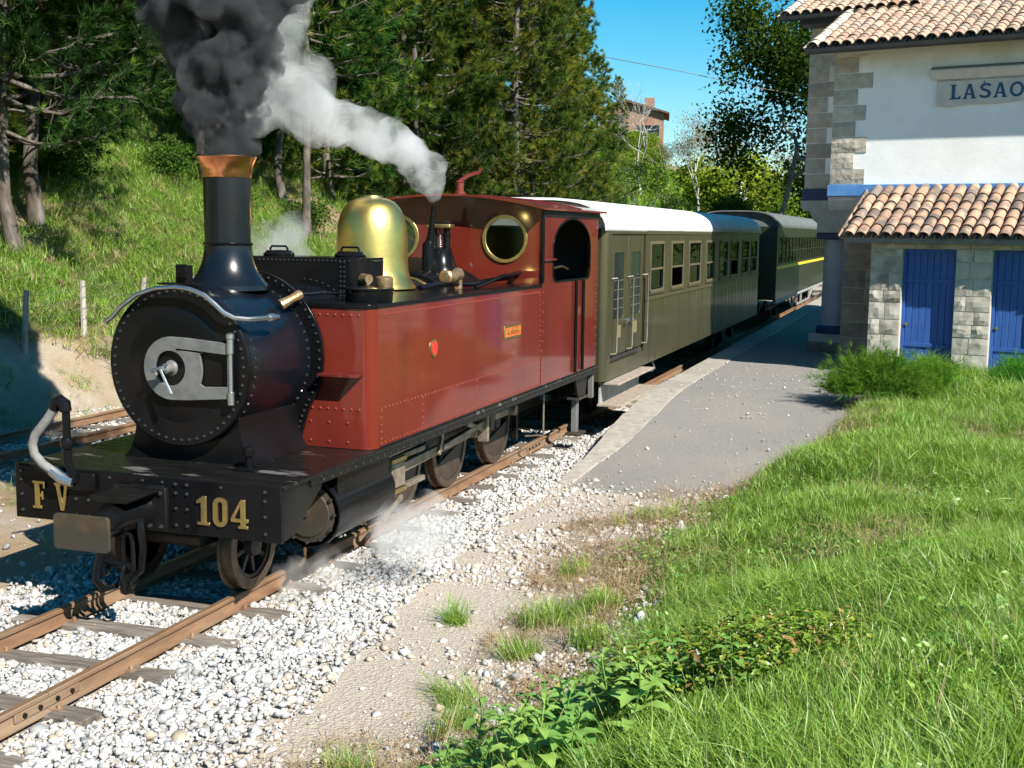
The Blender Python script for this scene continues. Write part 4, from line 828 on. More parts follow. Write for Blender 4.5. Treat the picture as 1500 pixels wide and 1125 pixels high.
# ---------------- first coach
CA = thing('passenger_coach', (0, 17.2, 0), 'olive green passenger coach with white roof, double doors and wooden footsteps', 'coach', 'coaches behind the locomotive')
WN = [(20.12, 21.2), (21.87, 22.97), (23.57, 24.8), (25.5, 26.5), (27.2, 28.3), (28.8, 29.95), (30.65, 31.72), (32.2, 33.25)]
WZ = (1.95, 2.76); Y0, Y1 = 17.22, 33.75; ZB = .74; ZE = 2.98
for sx in (1, -1):
    holes = [rrect(a, b, WZ[0], WZ[1], .05, 3)[::-1] for a, b in WN]
    # side panel behind the vestibule
    sd = MB().prism([[(19.78, ZB), (Y1, ZB), (Y1, ZE), (19.78, ZE)]] + holes, fx, sx * HW - sx * .03, sx * HW).build('side_panel', 'olive_paint', CA)
    MB().box(min(sx * HW, sx * (HW + .018)), max(sx * HW, sx * (HW + .018)), 19.80, Y1, 1.80, 1.865).build('waist_rail', 'olive_trim', sd, bevel=.005)
    MB().box(min(sx * HW, sx * (HW + .012)), max(sx * HW, sx * (HW + .012)), 19.80, Y1, 2.90, 2.975).build('cant_rail', 'olive_trim', sd, bevel=.004)
    bd = MB()
    for k in range(27):
        y = 20.2 + k * .5; bd.box(min(sx * HW, sx * (HW + .004)), max(sx * HW, sx * (HW + .004)), y, y + .02, ZB + .02, 1.795)
    bd.build('panel_beading', 'olive_paint', sd, kind='stuff')
    for i, (a, b) in enumerate(WN):
        x = sx * (HW - .012)
        w = MB().prism([rrect(a - .025, b + .025, WZ[0] - .025, WZ[1] + .025, .05, 3), rrect(a + .022, b - .022, WZ[0] + .022, WZ[1] - .022, .03, 3)[::-1]], fx, min(sx * (HW + .002), sx * (HW + .016)), max(sx * (HW + .002), sx * (HW + .016))).build('window', 'olive_trim' if i > 3 else 'window_wood', sd)
        MB().box(x - .012, x + .012, a, b, 2.30, 2.335).build('middle_rail', 'window_wood', w)
        MB().box(x - .003, x + .003, a, b, 2.337, WZ[1]).build('pane', 'pane_glass', w)
        if i not in (1, 5): MB().box(x - .023, x - .017, a, b, WZ[0], 2.299).build('pane', 'pane_glass', w)
        MB().box(min(sx * HW, sx * (HW + .03)), max(sx * HW, sx * (HW + .03)), a - .05, b + .05, WZ[0] - .055, WZ[0] - .03).build('sill', 'olive_trim', w)
    # vestibule: corner post, header, sill and a pair of doors set back a little
    MB().prism([[(sx * (HW - .10), Y0)] + [(sx * (HW - .10 + p), Y0 + q) for p, q in ((.04, .006), (.075, .03), (.094, .06), (.10, .10))] + [(sx * HW, 17.5), (sx * (HW - .06), 17.5), (sx * (HW - .06), Y0 + .02)]][::1], fz, ZB, ZE).build('corner_post', 'olive_paint', sd)
    MB().box(min(sx * (HW - .05), sx * HW), max(sx * (HW - .05), sx * HW), 17.5, 19.78, 2.90, ZE).build('door_header', 'olive_paint', sd)
    MB().box(min(sx * (HW - .05), sx * HW), max(sx * (HW - .05), sx * HW), 17.5, 19.78, ZB, .98).build('door_sill', 'olive_paint', sd)
    MB().box(min(sx * (HW - .12), sx * (HW - .02)), max(sx * (HW - .12), sx * (HW - .02)), 17.5, 19.4, 1.0, 1.06).build('step_recess', 'cab_dark', sd)
    for d0, d1 in ((17.54, 18.58), (18.62, 19.70)):
        dw = rrect(d0 + .22, d1 - .2, 1.62, 2.62, .05, 3)
        dr = MB().prism([[(d0, 1.08), (d1, 1.08), (d1, 2.895), (d0, 2.895)], dw[::-1]], fx, min(sx * (HW - .05), sx * (HW - .02)), max(sx * (HW - .05), sx * (HW - .02))).build('door', 'olive_paint', sd, bevel=.006)
        MB().box(min(sx * (HW - .04), sx * (HW - .034)), max(sx * (HW - .04), sx * (HW - .034)), d0 + .2, d1 - .18, 1.6, 2.64).build('pane', 'dark_glass', dr)
        for z in (1.78, 1.92, 2.06, 2.2):
            MB().tube([(sx * (HW - .028), d0 + .21, z), (sx * (HW - .028), d1 - .19, z)], .007, 6).build('window_bar', 'window_wood', dr)
        MB().box(min(sx * (HW - .021), sx * (HW - .016)), max(sx * (HW - .021), sx * (HW - .016)), d0 + .42, d0 + .68, 1.33, 1.52).build('door_notice', 'notice_tan', dr)
        MB().tube([(sx * (HW - .02), d1 - .1 if d0 < 18 else d0 + .1, 1.58), (sx * (HW + .05), d1 - .1 if d0 < 18 else d0 + .1, 1.58), (sx * (HW + .05), d1 - .24 if d0 < 18 else d0 + .24, 1.55)], .014, 8).build('handle', 'steel_bright', dr)
    for y in (17.66, 18.66, 19.72):
        MB().tube([(sx * (HW - .02), y - .06, 2.24), (sx * (HW + .05), y, 2.25), (sx * (HW + .055), y + .03, 2.2), (sx * (HW + .055), y + .03, 1.18), (sx * (HW + .05), y, 1.12), (sx * (HW - .02), y - .06, 1.12)], .013, 8).build('grab_handle', 'handrail_steel', sd)
    for z, x1, ya, yb in ((.72, 1.44, 17.35, 19.75), (.40, 1.50, 17.3, 19.95)):
        st_ = MB().box(min(sx * 1.12, sx * x1), max(sx * 1.12, sx * x1), ya, yb, z - .035, z).build('footstep', 'step_wood', CA, bevel=.005)
        MB().box(min(sx * 1.13, sx * 1.15), max(sx * 1.13, sx * 1.15), ya + .05, yb - .05, z, z + .26).build('riser', 'underframe_grey', st_)
    for k in range(9):
        MB().box(min(sx * .72, sx * 1.18), max(sx * .72, sx * 1.18), 20.4 + k * 1.45, 21.3 + k * 1.45, 1.12, 1.62).build('seat', 'coach_interior', CA, bevel=.03)
MB().prism([[(-HW + .1, ZB), (HW - .1, ZB), (HW - .1, ZE), (-HW + .1, ZE)]], fy, Y0 + .004, Y0 + .03).build('end_panel', 'olive_paint', CA)
MB().prism([[(-HW + .03, ZB), (HW - .03, ZB), (HW - .03, ZE), (-HW + .03, ZE)]], fy, Y1 - .03, Y1 - .004).build('end_panel', 'olive_paint', CA)
MB().box(-HW + .04, HW - .04, Y0 + .05, Y1 - .05, .78, 1.05).build('floor', 'coach_interior', CA)
MB().box(-HW + .05, HW - .05, 19.85, 19.88, 1.05, 2.95).build('vestibule_partition', 'coach_interior', CA)
roof_shell(Y0 - .12, Y1 + .10, HW + .03, ZE, 3.42, 'roof', 'roof_white', CA)
MB().prism([coach_roof_profile(HW - .01, ZE - .02, 3.37)], fy, Y0 + .03, Y0 + .05).build('roof_end', 'roof_white', CA)
MB().prism([coach_roof_profile(HW - .01, ZE - .02, 3.37)], fy, Y1 - .05, Y1 - .03).build('roof_end', 'roof_white', CA)
MB().box(-.9, .9, Y0 + .1, Y1 - .1, .58, .74).build('underframe', 'black_iron', CA)
def bogie(cy, parent):
    f = MB(); f.box(-.78, -.70, cy - 1.1, cy + 1.1, .34, .56); f.box(.70, .78, cy - 1.1, cy + 1.1, .34, .56); f.box(-.7, .7, cy - .12, cy + .12, .36, .54)
    bg_ = f.build('bogie_frame', 'black_iron', parent)
    for dy in (-.75, .75):
        for sx in (-1, 1):
            MB().lathe([(.36, 0), (.36, sx * .09), (.33, sx * .1), (.30, sx * .05), (.1, sx * .05), (.1, sx * .12), (0, sx * .12)], (sx * .48, cy + dy, .36), 'x', 28).build('wheel', 'tyre_steel', bg_)
            MB().box(min(sx * .78, sx * .9), max(sx * .78, sx * .9), cy + dy - .12, cy + dy + .12, .27, .5).build('axle_box', 'black_iron', bg_, bevel=.02)
bogie(19.9, CA); bogie(31, CA)
cc = MB().tube([(1.05, 21.3, .74), (1.08, 21.3, .62), (1.12, 21.32, .52), (1.06, 21.3, .46), (1.02, 21.3, .52)], .014, 8); cc.build('hanging_hook', 'steel_bright', CA)
# gangway / coupling between the coaches
MB().lathe([(.1, 0), (.1, .4), (.2, .42), (.2, .46), (0, .46)], (0, 33.7, .75), 'y', 18).build('rear_buffer', 'black_iron', CA)
# ---------------- second coach
CB = thing('passenger_coach', (0, 37.9, 0), 'taller dark green passenger coach with yellow waist stripe and many narrow windows', 'coach', 'coaches behind the locomotive')
Y0, Y1 = 37.9, 56.0; ZB = .92; ZE = 3.16
for sx in (1, -1):
    ws = [(38.35 + k * 1.06, 39.25 + k * 1.06) for k in range(16)]
    sd = MB().prism([[(Y0, ZB), (Y1, ZB), (Y1, ZE), (Y0, ZE)]] + [rrect(a, b, 2.0, 2.86, .04, 3)[::-1] for a, b in ws], fx, sx * HW - sx * .03, sx * HW).build('side_panel', 'green_paint', CB)
    MB().box(min(sx * HW, sx * (HW + .008)), max(sx * HW, sx * (HW + .008)), Y0 + .02, Y1, 1.86, 1.95).build('yellow_stripe', 'yellow_paint', sd)
    for a, b in ws:
        w = MB().prism([rrect(a - .03, b + .03, 1.97, 2.89, .03, 2), rrect(a + .03, b - .03, 2.03, 2.83, .03, 2)[::-1]], fx, min(sx * (HW + .001), sx * (HW + .012)), max(sx * (HW + .001), sx * (HW + .012))).build('window', 'green_paint', sd)
        MB().box(sx * (HW - .013), sx * (HW - .008) if sx > 0 else sx * (HW - .018), a, b, 2.0, 2.86).build('pane', 'pane_glass', w)
        MB().box(min(sx * (HW - .025), sx * HW), max(sx * (HW - .025), sx * HW), a, b, 2.40, 2.43).build('middle_rail', 'green_paint', w)
        MB().box(min(sx * (HW - .025), sx * HW), max(sx * (HW - .025), sx * HW), (a + b) / 2 - .012, (a + b) / 2 + .012, 2.0, 2.86).build('mullion', 'green_paint', w)
    # truss underframe
    MB().box(min(sx * 1.12, sx * 1.2), max(sx * 1.12, sx * 1.2), Y0 + .6, Y1 - .5, .78, .92).build('sole_bar', 'underframe_grey', CB)
    for a, b in ((42.0, 43.6), (45.2, 43.6), (45.2, 50), (50, 51.6)):
        z0, z1 = (.8, .42) if a in (42.0,) else ((.42, .42) if (a, b) == (45.2, 50) else (.42, .8))
        MB().bar((sx * 1.15, a, z0 if a != 45.2 or b == 50 else .8), (sx * 1.15, b, z1 if not (a == 45.2 and b == 43.6) else .42), .05, .05).build('truss_rod', 'underframe_grey', CB)
    for y in (43.6, 46.8, 50.0): MB().box(min(sx * 1.12, sx * 1.18), max(sx * 1.12, sx * 1.18), y - .04, y + .04, .42, .8).build('truss_post', 'underframe_grey', CB)
for y in (Y0 + .002, Y1 - .032): MB().prism([[(-HW + .03, ZB), (HW - .03, ZB), (HW - .03, ZE), (-HW + .03, ZE)]], fy, y, y + .03).build('end_panel', 'green_paint', CB)
MB().box(-.45, .45, Y0 - .25, Y0, 1.0, 2.9).build('gangway', 'black_iron', CB)
MB().box(-HW + .04, HW - .04, Y0 + .05, Y1 - .05, .95, 1.15).build('floor', 'coach_interior', CB)
roof_shell(Y0 - .1, Y1 + .1, HW + .03, ZE, 3.64, 'roof', 'roof_grey', CB)
for y in (Y0 + .03, Y1 - .05): MB().prism([coach_roof_profile(HW - .01, ZE - .02, 3.59)], fy, y, y + .02).build('roof_end', 'roof_grey', CB)
bogie(40.6, CB); bogie(53.5, CB)
for k in range(8): MB().box(-1.15, 1.15, 39.6 + k * 2.1, 39.75 + k * 2.1, 1.15, 1.95).build('seat', 'coach_interior', CB)
# ================================================================== station building
SA = rad(-14.765)
ST = thing('station_building', (4.66, 23.1, 0), 'white station house with LASAO name panel, stone quoins and clay tile roofs', 'building', rz=SA)
def S(mb, name, mat, parent=None, **k): return mb.build(name, mat, parent or ST, local=True, **k)
# local axes: x along the front wall, y back from the camera, z up. lean-to front at y=0, wing front at y=1.3, main body front at y=3.5
def stones_wall(x0, x1, z0, z1, y, mat, parent, seed, hmin=.2, hmax=.32, wmin=.22, wmax=.45, out=.02, side=None):
    r = random.Random(seed); z = z0
    while z < z1 - .05:
        h = min(r.uniform(hmin, hmax), z1 - z)
        if z1 - z - h < .1: h = z1 - z
        x = x0
        while x < x1 - .01:
            w = r.uniform(wmin, wmax)
            if x1 - x - w < .14: w = x1 - x
            o = out * r.uniform(.5, 1.5); g = .007
            m = MB(); nxs = 3; nzs = 3; vs = []; fs = []
            for j in range(nzs + 1):
                for i in range(nxs + 1):
                    e = (i in (0, nxs)) or (j in (0, nzs)); jx = 0 if e else r.uniform(-.02, .02)
                    vs.append((x + g + (w - 2 * g) * i / nxs + jx, y - (o * .45 if e else o + r.uniform(-.006, .010)), z + g + (h - 2 * g) * j / nzs + (0 if e else r.uniform(-.015, .015))))
            for j in range(nzs):
                for i in range(nxs): a = j * (nxs + 1) + i; fs.append((a, a + 1, a + nxs + 2, a + nxs + 1))
            n = len(vs); ring = [i for i in range(nxs + 1)] + [(nxs + 1) * j + nxs for j in range(1, nzs + 1)] + [(nxs + 1) * nzs + i for i in range(nxs - 1, -1, -1)] + [(nxs + 1) * j for j in range(nzs - 1, 0, -1)]
            back = [(vs[i][0], y + .03, vs[i][2]) for i in ring]
            for k in range(len(ring)): k2 = (k + 1) % len(ring); fs.append((ring[k2], ring[k], n + k, n + k2))
            m.add(vs + back, fs); S(m, 'stone_block', mat, parent, smooth=0)
            x += w
        z += h
# --- lean-to
XR = 4.9
lw = S(MB().prism([[(0, -.3), (.57, -.3), (.57, 2.70), (1.50, 2.70), (1.50, -.3), (2.11, -.3), (2.11, 2.70), (3.04, 2.70), (3.04, -.3), (XR, -.3), (XR, 2.86), (0, 2.86)]], fy, .002, .30), 'lean_to_wall', 'mortar')
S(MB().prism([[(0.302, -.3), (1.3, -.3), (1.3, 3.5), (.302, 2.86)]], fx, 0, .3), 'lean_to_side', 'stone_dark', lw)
for i, (a, b) in enumerate(((0, .57), (1.50, 2.11), (3.04, XR))): stones_wall(a, b, .3, 2.70, .0, 'stone_block', lw, 11 + i, wmin=.2, wmax=.36)
stones_wall(0, 2.4, 2.70, 2.86, .0, 'stone_block', lw, 21, .16, .16, .3, .5); stones_wall(2.4, XR, 2.70, 2.86, .0, 'stone_block', lw, 22, .16, .16, .3, .5)
for i, (a, b) in enumerate(((.57, 1.50), (2.11, 3.04))):   # plank doors, set back in the opening
    d = S(MB().box(a + .03, b - .03, .145, .175, .3, 2.68), 'door', 'blue_door')
    for k in range(7):
        w = (b - a - .12) / 7; S(MB().box(a + .06 + k * w + .004, a + .06 + (k + 1) * w - .004, .125, .144, .32, 2.66), 'plank', 'blue_door', d, bevel=.004)
    for z in (.95, 2.1): S(MB().box(a + .05, b - .05, .108, .124, z, z + .07), 'ledge', 'blue_door', d, bevel=.004)
    S(MB().prism([[(a + .002, .3), (a + .055, .3), (a + .055, 2.64), (b - .055, 2.64), (b - .055, .3), (b - .002, .3), (b - .002, 2.695), (a + .002, 2.695)]], fy, .095, .144), 'frame', 'blue_door', d)
    S(MB().lathe([(.015, 0), (.03, -.02), (.03, -.045), (0, -.05)], (a + .1, .124, 1.35), 'y', 12), 'knob', 'brass_dull', d)
S(MB().prism([stroke([(.02, 0), (.06, .012), (.1, 0), (.15, -.012)], .035)], lambda u, v, w: (.06 + u, w, .56 + v), -.036, -.042), 'paint_mark', 'yellow_paint', lw)
# --- tiles: half-barrel clay tile, one mesh per kind shared by all copies
def tile_mesh(name, mat, r0=.105, r1=.085, L_=.42, seed=0):
    rr = random.Random(seed); n = 7; vs = []; fs = []
    for (y, r) in ((0, r0), (L_, r1)):
        for rad_ in (r, r - .014):
            for k in range(n + 1):
                a = pi * k / n; vs.append((rad_ * math.cos(a), y, rad_ * math.sin(a) * .92 + rr.uniform(-.002, .002)))
    m = n + 1
    for k in range(n):
        fs += [(k + 1, k, 2 * m + k, 2 * m + k + 1), (m + k, m + k + 1, 3 * m + k + 1, 3 * m + k), (k, k + 1, m + k + 1, m + k), (2 * m + k + 1, 2 * m + k, 3 * m + k, 3 * m + k + 1)]
    fs += [(0, m, 3 * m, 2 * m), (n, 2 * m + n, 3 * m + n, m + n)]
    me = bpy.data.meshes.new(name); me.from_pydata(vs, [], fs); me.shade_smooth(); me.set_sharp_from_angle(angle=rad(40)); me.materials.append(MATS[mat]); return me
TC = [tile_mesh('roof_tile', 'tile_clay', seed=i) for i in range(2)]; TO = [tile_mesh('roof_tile', 'tile_old', seed=i + 5) for i in range(2)]; TR = [tile_mesh('roof_tile', 'tile_ridge', .12, .10, .42, 9)]
def tiled_roof(parent, x0, ncol, pitch, y0, z0, slope, rows, expo, meshes, seed, chan=True, first=None, channel_mat='tile_old'):
    r = random.Random(seed); cs, sn = math.cos(slope), math.sin(slope)
    for c in range(ncol):
        for k in range(rows):
            s = k * expo; ms = first if (c == 0 and first) else meshes
            put('roof_tile', r.choice(ms), parent, (x0 + c * pitch + r.uniform(-.008, .008), y0 + s * cs + r.uniform(-.012, .012), z0 + s * sn + .012 + r.uniform(0, .012)), (slope - .035 + r.uniform(-.02, .02), 0, r.uniform(-.035, .035)))
    if chan:
        for c in range(ncol + 1):
            for k in range(rows if chan == 1 else 2):
                s = k * expo
                put('channel_tile', r.choice(meshes), parent, (x0 + (c - .5) * pitch, y0 + .03 + (s + .42) * cs, z0 + (s + .42) * sn + .015), (pi + slope - .03, 0, 0))
sl1 = math.atan2(.92, 1.72)
lr = S(MB().add([(-.40, -.26, 2.885), (XR + .1, -.26, 2.885), (XR + .1, 1.30, 3.775), (-.40, 1.30, 3.775), (-.40, -.26, 2.855), (XR + .1, -.26, 2.855), (XR + .1, 1.30, 3.745), (-.40, 1.30, 3.745)], [(0, 1, 2, 3), (7, 6, 5, 4), (0, 4, 5, 1), (1, 5, 6, 2), (2, 6, 7, 3), (3, 7, 4, 0)]), 'lean_to_roof', 'eave_grey')
tiled_roof(lr, -.33, 24, .222, -.33, 2.895, math.atan2(.89, 1.56), 6, .29, TC, 5, 1)
S(MB().box(-.38, XR, -.25, -.23, 2.80, 2.875), 'eave_board', 'eave_grey', lr)
# --- wing
W0, W1 = -1.29, 5.2; WY = 1.3; WT = 6.42
wg = S(MB().box(W0 + .02, W1, WY + .02, 8, 3.69, WT), 'wing_wall', 'plaster_white')
S(MB().box(-.96, W1, WY + .06, 8, -.3, 3.3), 'wing_ground_wall', 'mortar')
stones_wall(-.96, .15, .3, 3.2, WY + .06, 'stone_dark', wg, 41, .28, .36, .35, .6, .02)
S(MB().box(W0 - .03, W1, WY - .035, WY + .30, 3.67, 3.89), 'blue_band', 'blue_band', wg, bevel=.012)
S(MB().prism([[(WY - .01, 3.665), (WY - .01, 3.60), (WY + .03, 3.54), (WY + .04, 3.47), (WY + .10, 3.40), (WY + .6, 3.40), (WY + .6, 3.665)]], fx, W0 - .01, W1), 'wing_cornice', 'cornice_stone', wg)
z = 3.895; k = 0; r_ = random.Random(4)
while z < WT - .05:
    h = min(.30, WT - z); w = .50 if k % 2 else .72; w *= r_.uniform(.9, 1.08)
    if k > 6: w *= .92
    stones_wall(W0, W0 + w, z, z + h - .001, WY + .02, 'quoin_stone', wg, 60 + k, h, h + .01, w, w + .01, .022)
    z += h; k += 1
# sign panel
sg = S(MB().prism([[(.66, 5.30), (.9, 5.27), (1.2, 5.31), (1.7, 5.30), (2.2, 5.34), (2.75, 5.31), (3.3, 5.34), (3.3, 5.74), (.66, 5.74)]], fy, WY - .02, WY + .018), 'name_panel', 'plaster_sign', wg)
S(MB().prism([[(WY - .10, 5.93), (WY - .085, 5.86), (WY - .05, 5.82), (WY - .04, 5.775), (WY + .018, 5.775), (WY + .018, 5.95), (WY - .09, 5.95)]], fx, .57, 3.4), 'panel_cornice', 'plaster_sign', sg)
S(MB().prism([[(WY - .09, 5.951), (WY - .06, 5.985), (WY + .018, 6.01), (WY + .018, 5.951)]], fx, .56, 3.4), 'panel_capping', 'stone_dark', sg)
dn = MB()
for k in range(58): dn.box(.66 + k * .046, .66 + k * .046 + .026, WY - .04, WY + .01, 5.742, 5.774)
S(dn, 'dentils', 'plaster_sign', sg, kind='stuff')
xx = .90
for chh, wd in (('L', .205), ('A', .245), ('S', .225), ('A', .245), ('O', .25)):
    gl = GLYPH[chh]; mx_ = max(p[0] for p in gl[0]); sc = (wd * .98) / mx_ * 1.0
    S(MB().prism([[(xx + p[0] * sc, 5.405 + p[1] * .265) for p in l] for l in gl], fy, WY - .0205, WY - .026), 'letter', 'blue_letter', sg, smooth=0)
    xx += wd + .03
S(MB().prism([circ(1.50, 5.69, .018, 10)], fy, WY - .0205, WY - .026), 'stud', 'blue_letter', sg)
# wing roof
GY = .78; GZ = 6.36; slp = rad(24)
cs_, sn_ = math.cos(slp), math.sin(slp)
def slab(x0, x1, y0, z0, ln, th=.03): return MB().add([(x0, y0, z0), (x1, y0, z0), (x1, y0 + ln * cs_, z0 + ln * sn_), (x0, y0 + ln * cs_, z0 + ln * sn_), (x0, y0, z0 - th), (x1, y0, z0 - th), (x1, y0 + ln * cs_, z0 + ln * sn_ - th), (x0, y0 + ln * cs_, z0 + ln * sn_ - th)], [(0, 1, 2, 3), (7, 6, 5, 4), (0, 4, 5, 1), (1, 5, 6, 2), (2, 6, 7, 3), (3, 7, 4, 0)])
wr = S(slab(-1.66, W1 + .3, GY + .05, GZ + .06, 4.2), 'wing_roof', 'eave_grey')
tiled_roof(wr, -1.56, 26, .222, GY + .02, GZ + .075, slp, 15, .185, TO, 8, 2, TR)
gt = S(MB().prism([[(GY - .06, GZ + .055), (GY - .055, GZ - .01), (GY - .02, GZ - .045), (GY + .03, GZ - .045), (GY + .065, GZ - .01), (GY + .07, GZ + .055), (GY + .06, GZ + .055), (GY + .055, GZ - .005), (GY + .025, GZ - .033), (GY - .015, GZ - .033), (GY - .045, GZ - .005), (GY - .05, GZ + .055)]], fx, -1.68, W1 + .3), 'gutter', 'gutter_black', wr)
S(MB().prism([[(GY + .07, GZ - .01), (GY + .1, GZ + .02), (WY + .02, GZ + .2), (WY + .02, GZ + .02)]], fx, -1.6, W1 + .2), 'soffit', 'plaster_sign', wr)
# --- main body, set back, on a corner column
M0 = -2.62; MY = 3.5
mbod = S(MB().box(M0 + .03, W0 + .6, MY + .03, 18, 3.69, 7.3), 'main_wall', 'plaster_white')
z = 3.9; k = 0
while z < 7.1:
    h = .32; w = .45 if k % 2 else .72
    stones_wall(M0, M0 + w, z, z + h - .001, MY + .03, 'quoin_stone', mbod, 90 + k, h, h + .01, w, w + .01, .022)
    z += h; k += 1
S(MB().box(M0 - .03, W0 + .5, MY - .03, 18, 3.66, 3.90), 'blue_band', 'dark_blue_paint', mbod, bevel=.01)
S(MB().prism([[(M0 - .04, 3.655), (M0 - .04, 3.5), (M0 + .02, 3.44), (M0 + .16, 3.42), (M0 + .19, 3.34), (M0 + .25, 3.24), (M0 + .34, 3.17), (M0 + .34, 2.98), (W0 + .5, 2.98), (W0 + .5, 3.655)]], fy, MY - .02, MY + .9), 'corner_bracket', 'cornice_stone', mbod)
S(MB().box(M0 + .3, W0 + .5, MY + .9, 18, 3.0, 3.65), 'porch_beam', 'cornice_stone', mbod)
colx = M0 + .66
co_ = S(MB().lathe([(.31, .98), (.29, 1.0), (.285, 2.0), (.27, 2.86)], (colx, MY + .42, 0), 'z', 32), 'column', 'column_paint')
S(MB().box(colx - .36, colx + .36, MY + .06, MY + .78, 2.83, 2.975), 'capital', 'dark_blue_paint', co_, bevel=.02)
S(MB().lathe([(.38, .80), (.38, .93), (.33, .98)], (colx, MY + .42, 0), 'z', 32), 'base_ring', 'dark_blue_paint', co_)
S(MB().box(colx - .42, colx + .42, MY, MY + .84, .62, .80), 'plinth', 'cornice_stone', co_, bevel=.01)
S(MB().box(colx - .44, colx + .44, MY - .02, MY + .86, .2, .619), 'plinth_step', 'stone_dark', co_, bevel=.01)
mr_ = S(slab(-3.02, 1.5, MY - .62, 7.42, 3.2), 'main_roof', 'eave_grey')
tiled_roof(mr_, -2.93, 13, .222, MY - .65, 7.435, slp, 9, .185, TO, 12, 2, TR)
S(MB().prism([[(MY - .72, 7.43), (MY - .71, 7.36), (MY - .66, 7.33), (MY - .6, 7.36), (MY - .59, 7.43), (MY - .605, 7.43), (MY - .615, 7.37), (MY - .66, 7.345), (MY - .7, 7.37), (MY - .705, 7.43)]], fx, -3.04, -1.3), 'gutter', 'gutter_black', mr_)
S(MB().box(M0 - .02, W0 + .3, MY - .55, MY + .02, 7.25, 7.36), 'soffit', 'gutter_black', mr_)
# ================================================================== vegetation
def nrm(a): return a / np.maximum(np.linalg.norm(a, axis=-1, keepdims=True), 1e-9)
def cones(p0, p1, r0, r1, k=4):
    """tapered segments for many branches at once"""
    p0 = np.asarray(p0, float); p1 = np.asarray(p1, float); n = len(p0); d = nrm(p1 - p0)
    up = np.where(np.abs(d[:, 2:3]) > .9, np.array([[1., 0, 0]]), np.array([[0, 0, 1.]])); s = nrm(np.cross(d, up)); u = np.cross(s, d)
    a = np.arange(k) * 2 * pi / k; ring = s[:, None] * np.cos(a)[None, :, None] + u[:, None] * np.sin(a)[None, :, None]
    v = np.concatenate([p0[:, None] + ring * np.asarray(r0)[:, None, None], p1[:, None] + ring * np.asarray(r1)[:, None, None]], 1).reshape(-1, 3)
    j = np.arange(k); q = np.stack([j, (j + 1) % k, (j + 1) % k + k, j + k], -1)
    return v, (q[None] + (2 * k) * np.arange(n)[:, None, None]).reshape(-1, 4)
def blades(c, d, ln, wd, nb, spread, tint, rng, droop=0):
    """needle tufts / leaf sprays: nb thin triangles from every centre c along d"""
    n = len(c); dd = nrm(d[:, None] + rng.normal(0, spread, (n, nb, 3))); l = ln[:, None, None] * rng.uniform(.65, 1.15, (n, nb, 1))
    tip = c[:, None] + dd * l; tip[..., 2] -= droop * l[..., 0]
    s = nrm(np.cross(dd, rng.normal(size=(n, nb, 3)))) * (wd / 2); mid = c[:, None] + dd * l * .35
    v = np.stack([c[:, None] + s, c[:, None] - s, tip], 2).reshape(-1, 3)
    b = np.arange(n * nb)[:, None] * 3
    f = b + np.array([[0, 1, 2]])
    t = np.repeat(np.clip(tint[:, None] + rng.normal(0, .07, (n, nb)), 0, 1).ravel(), 3)
    return v, f, t
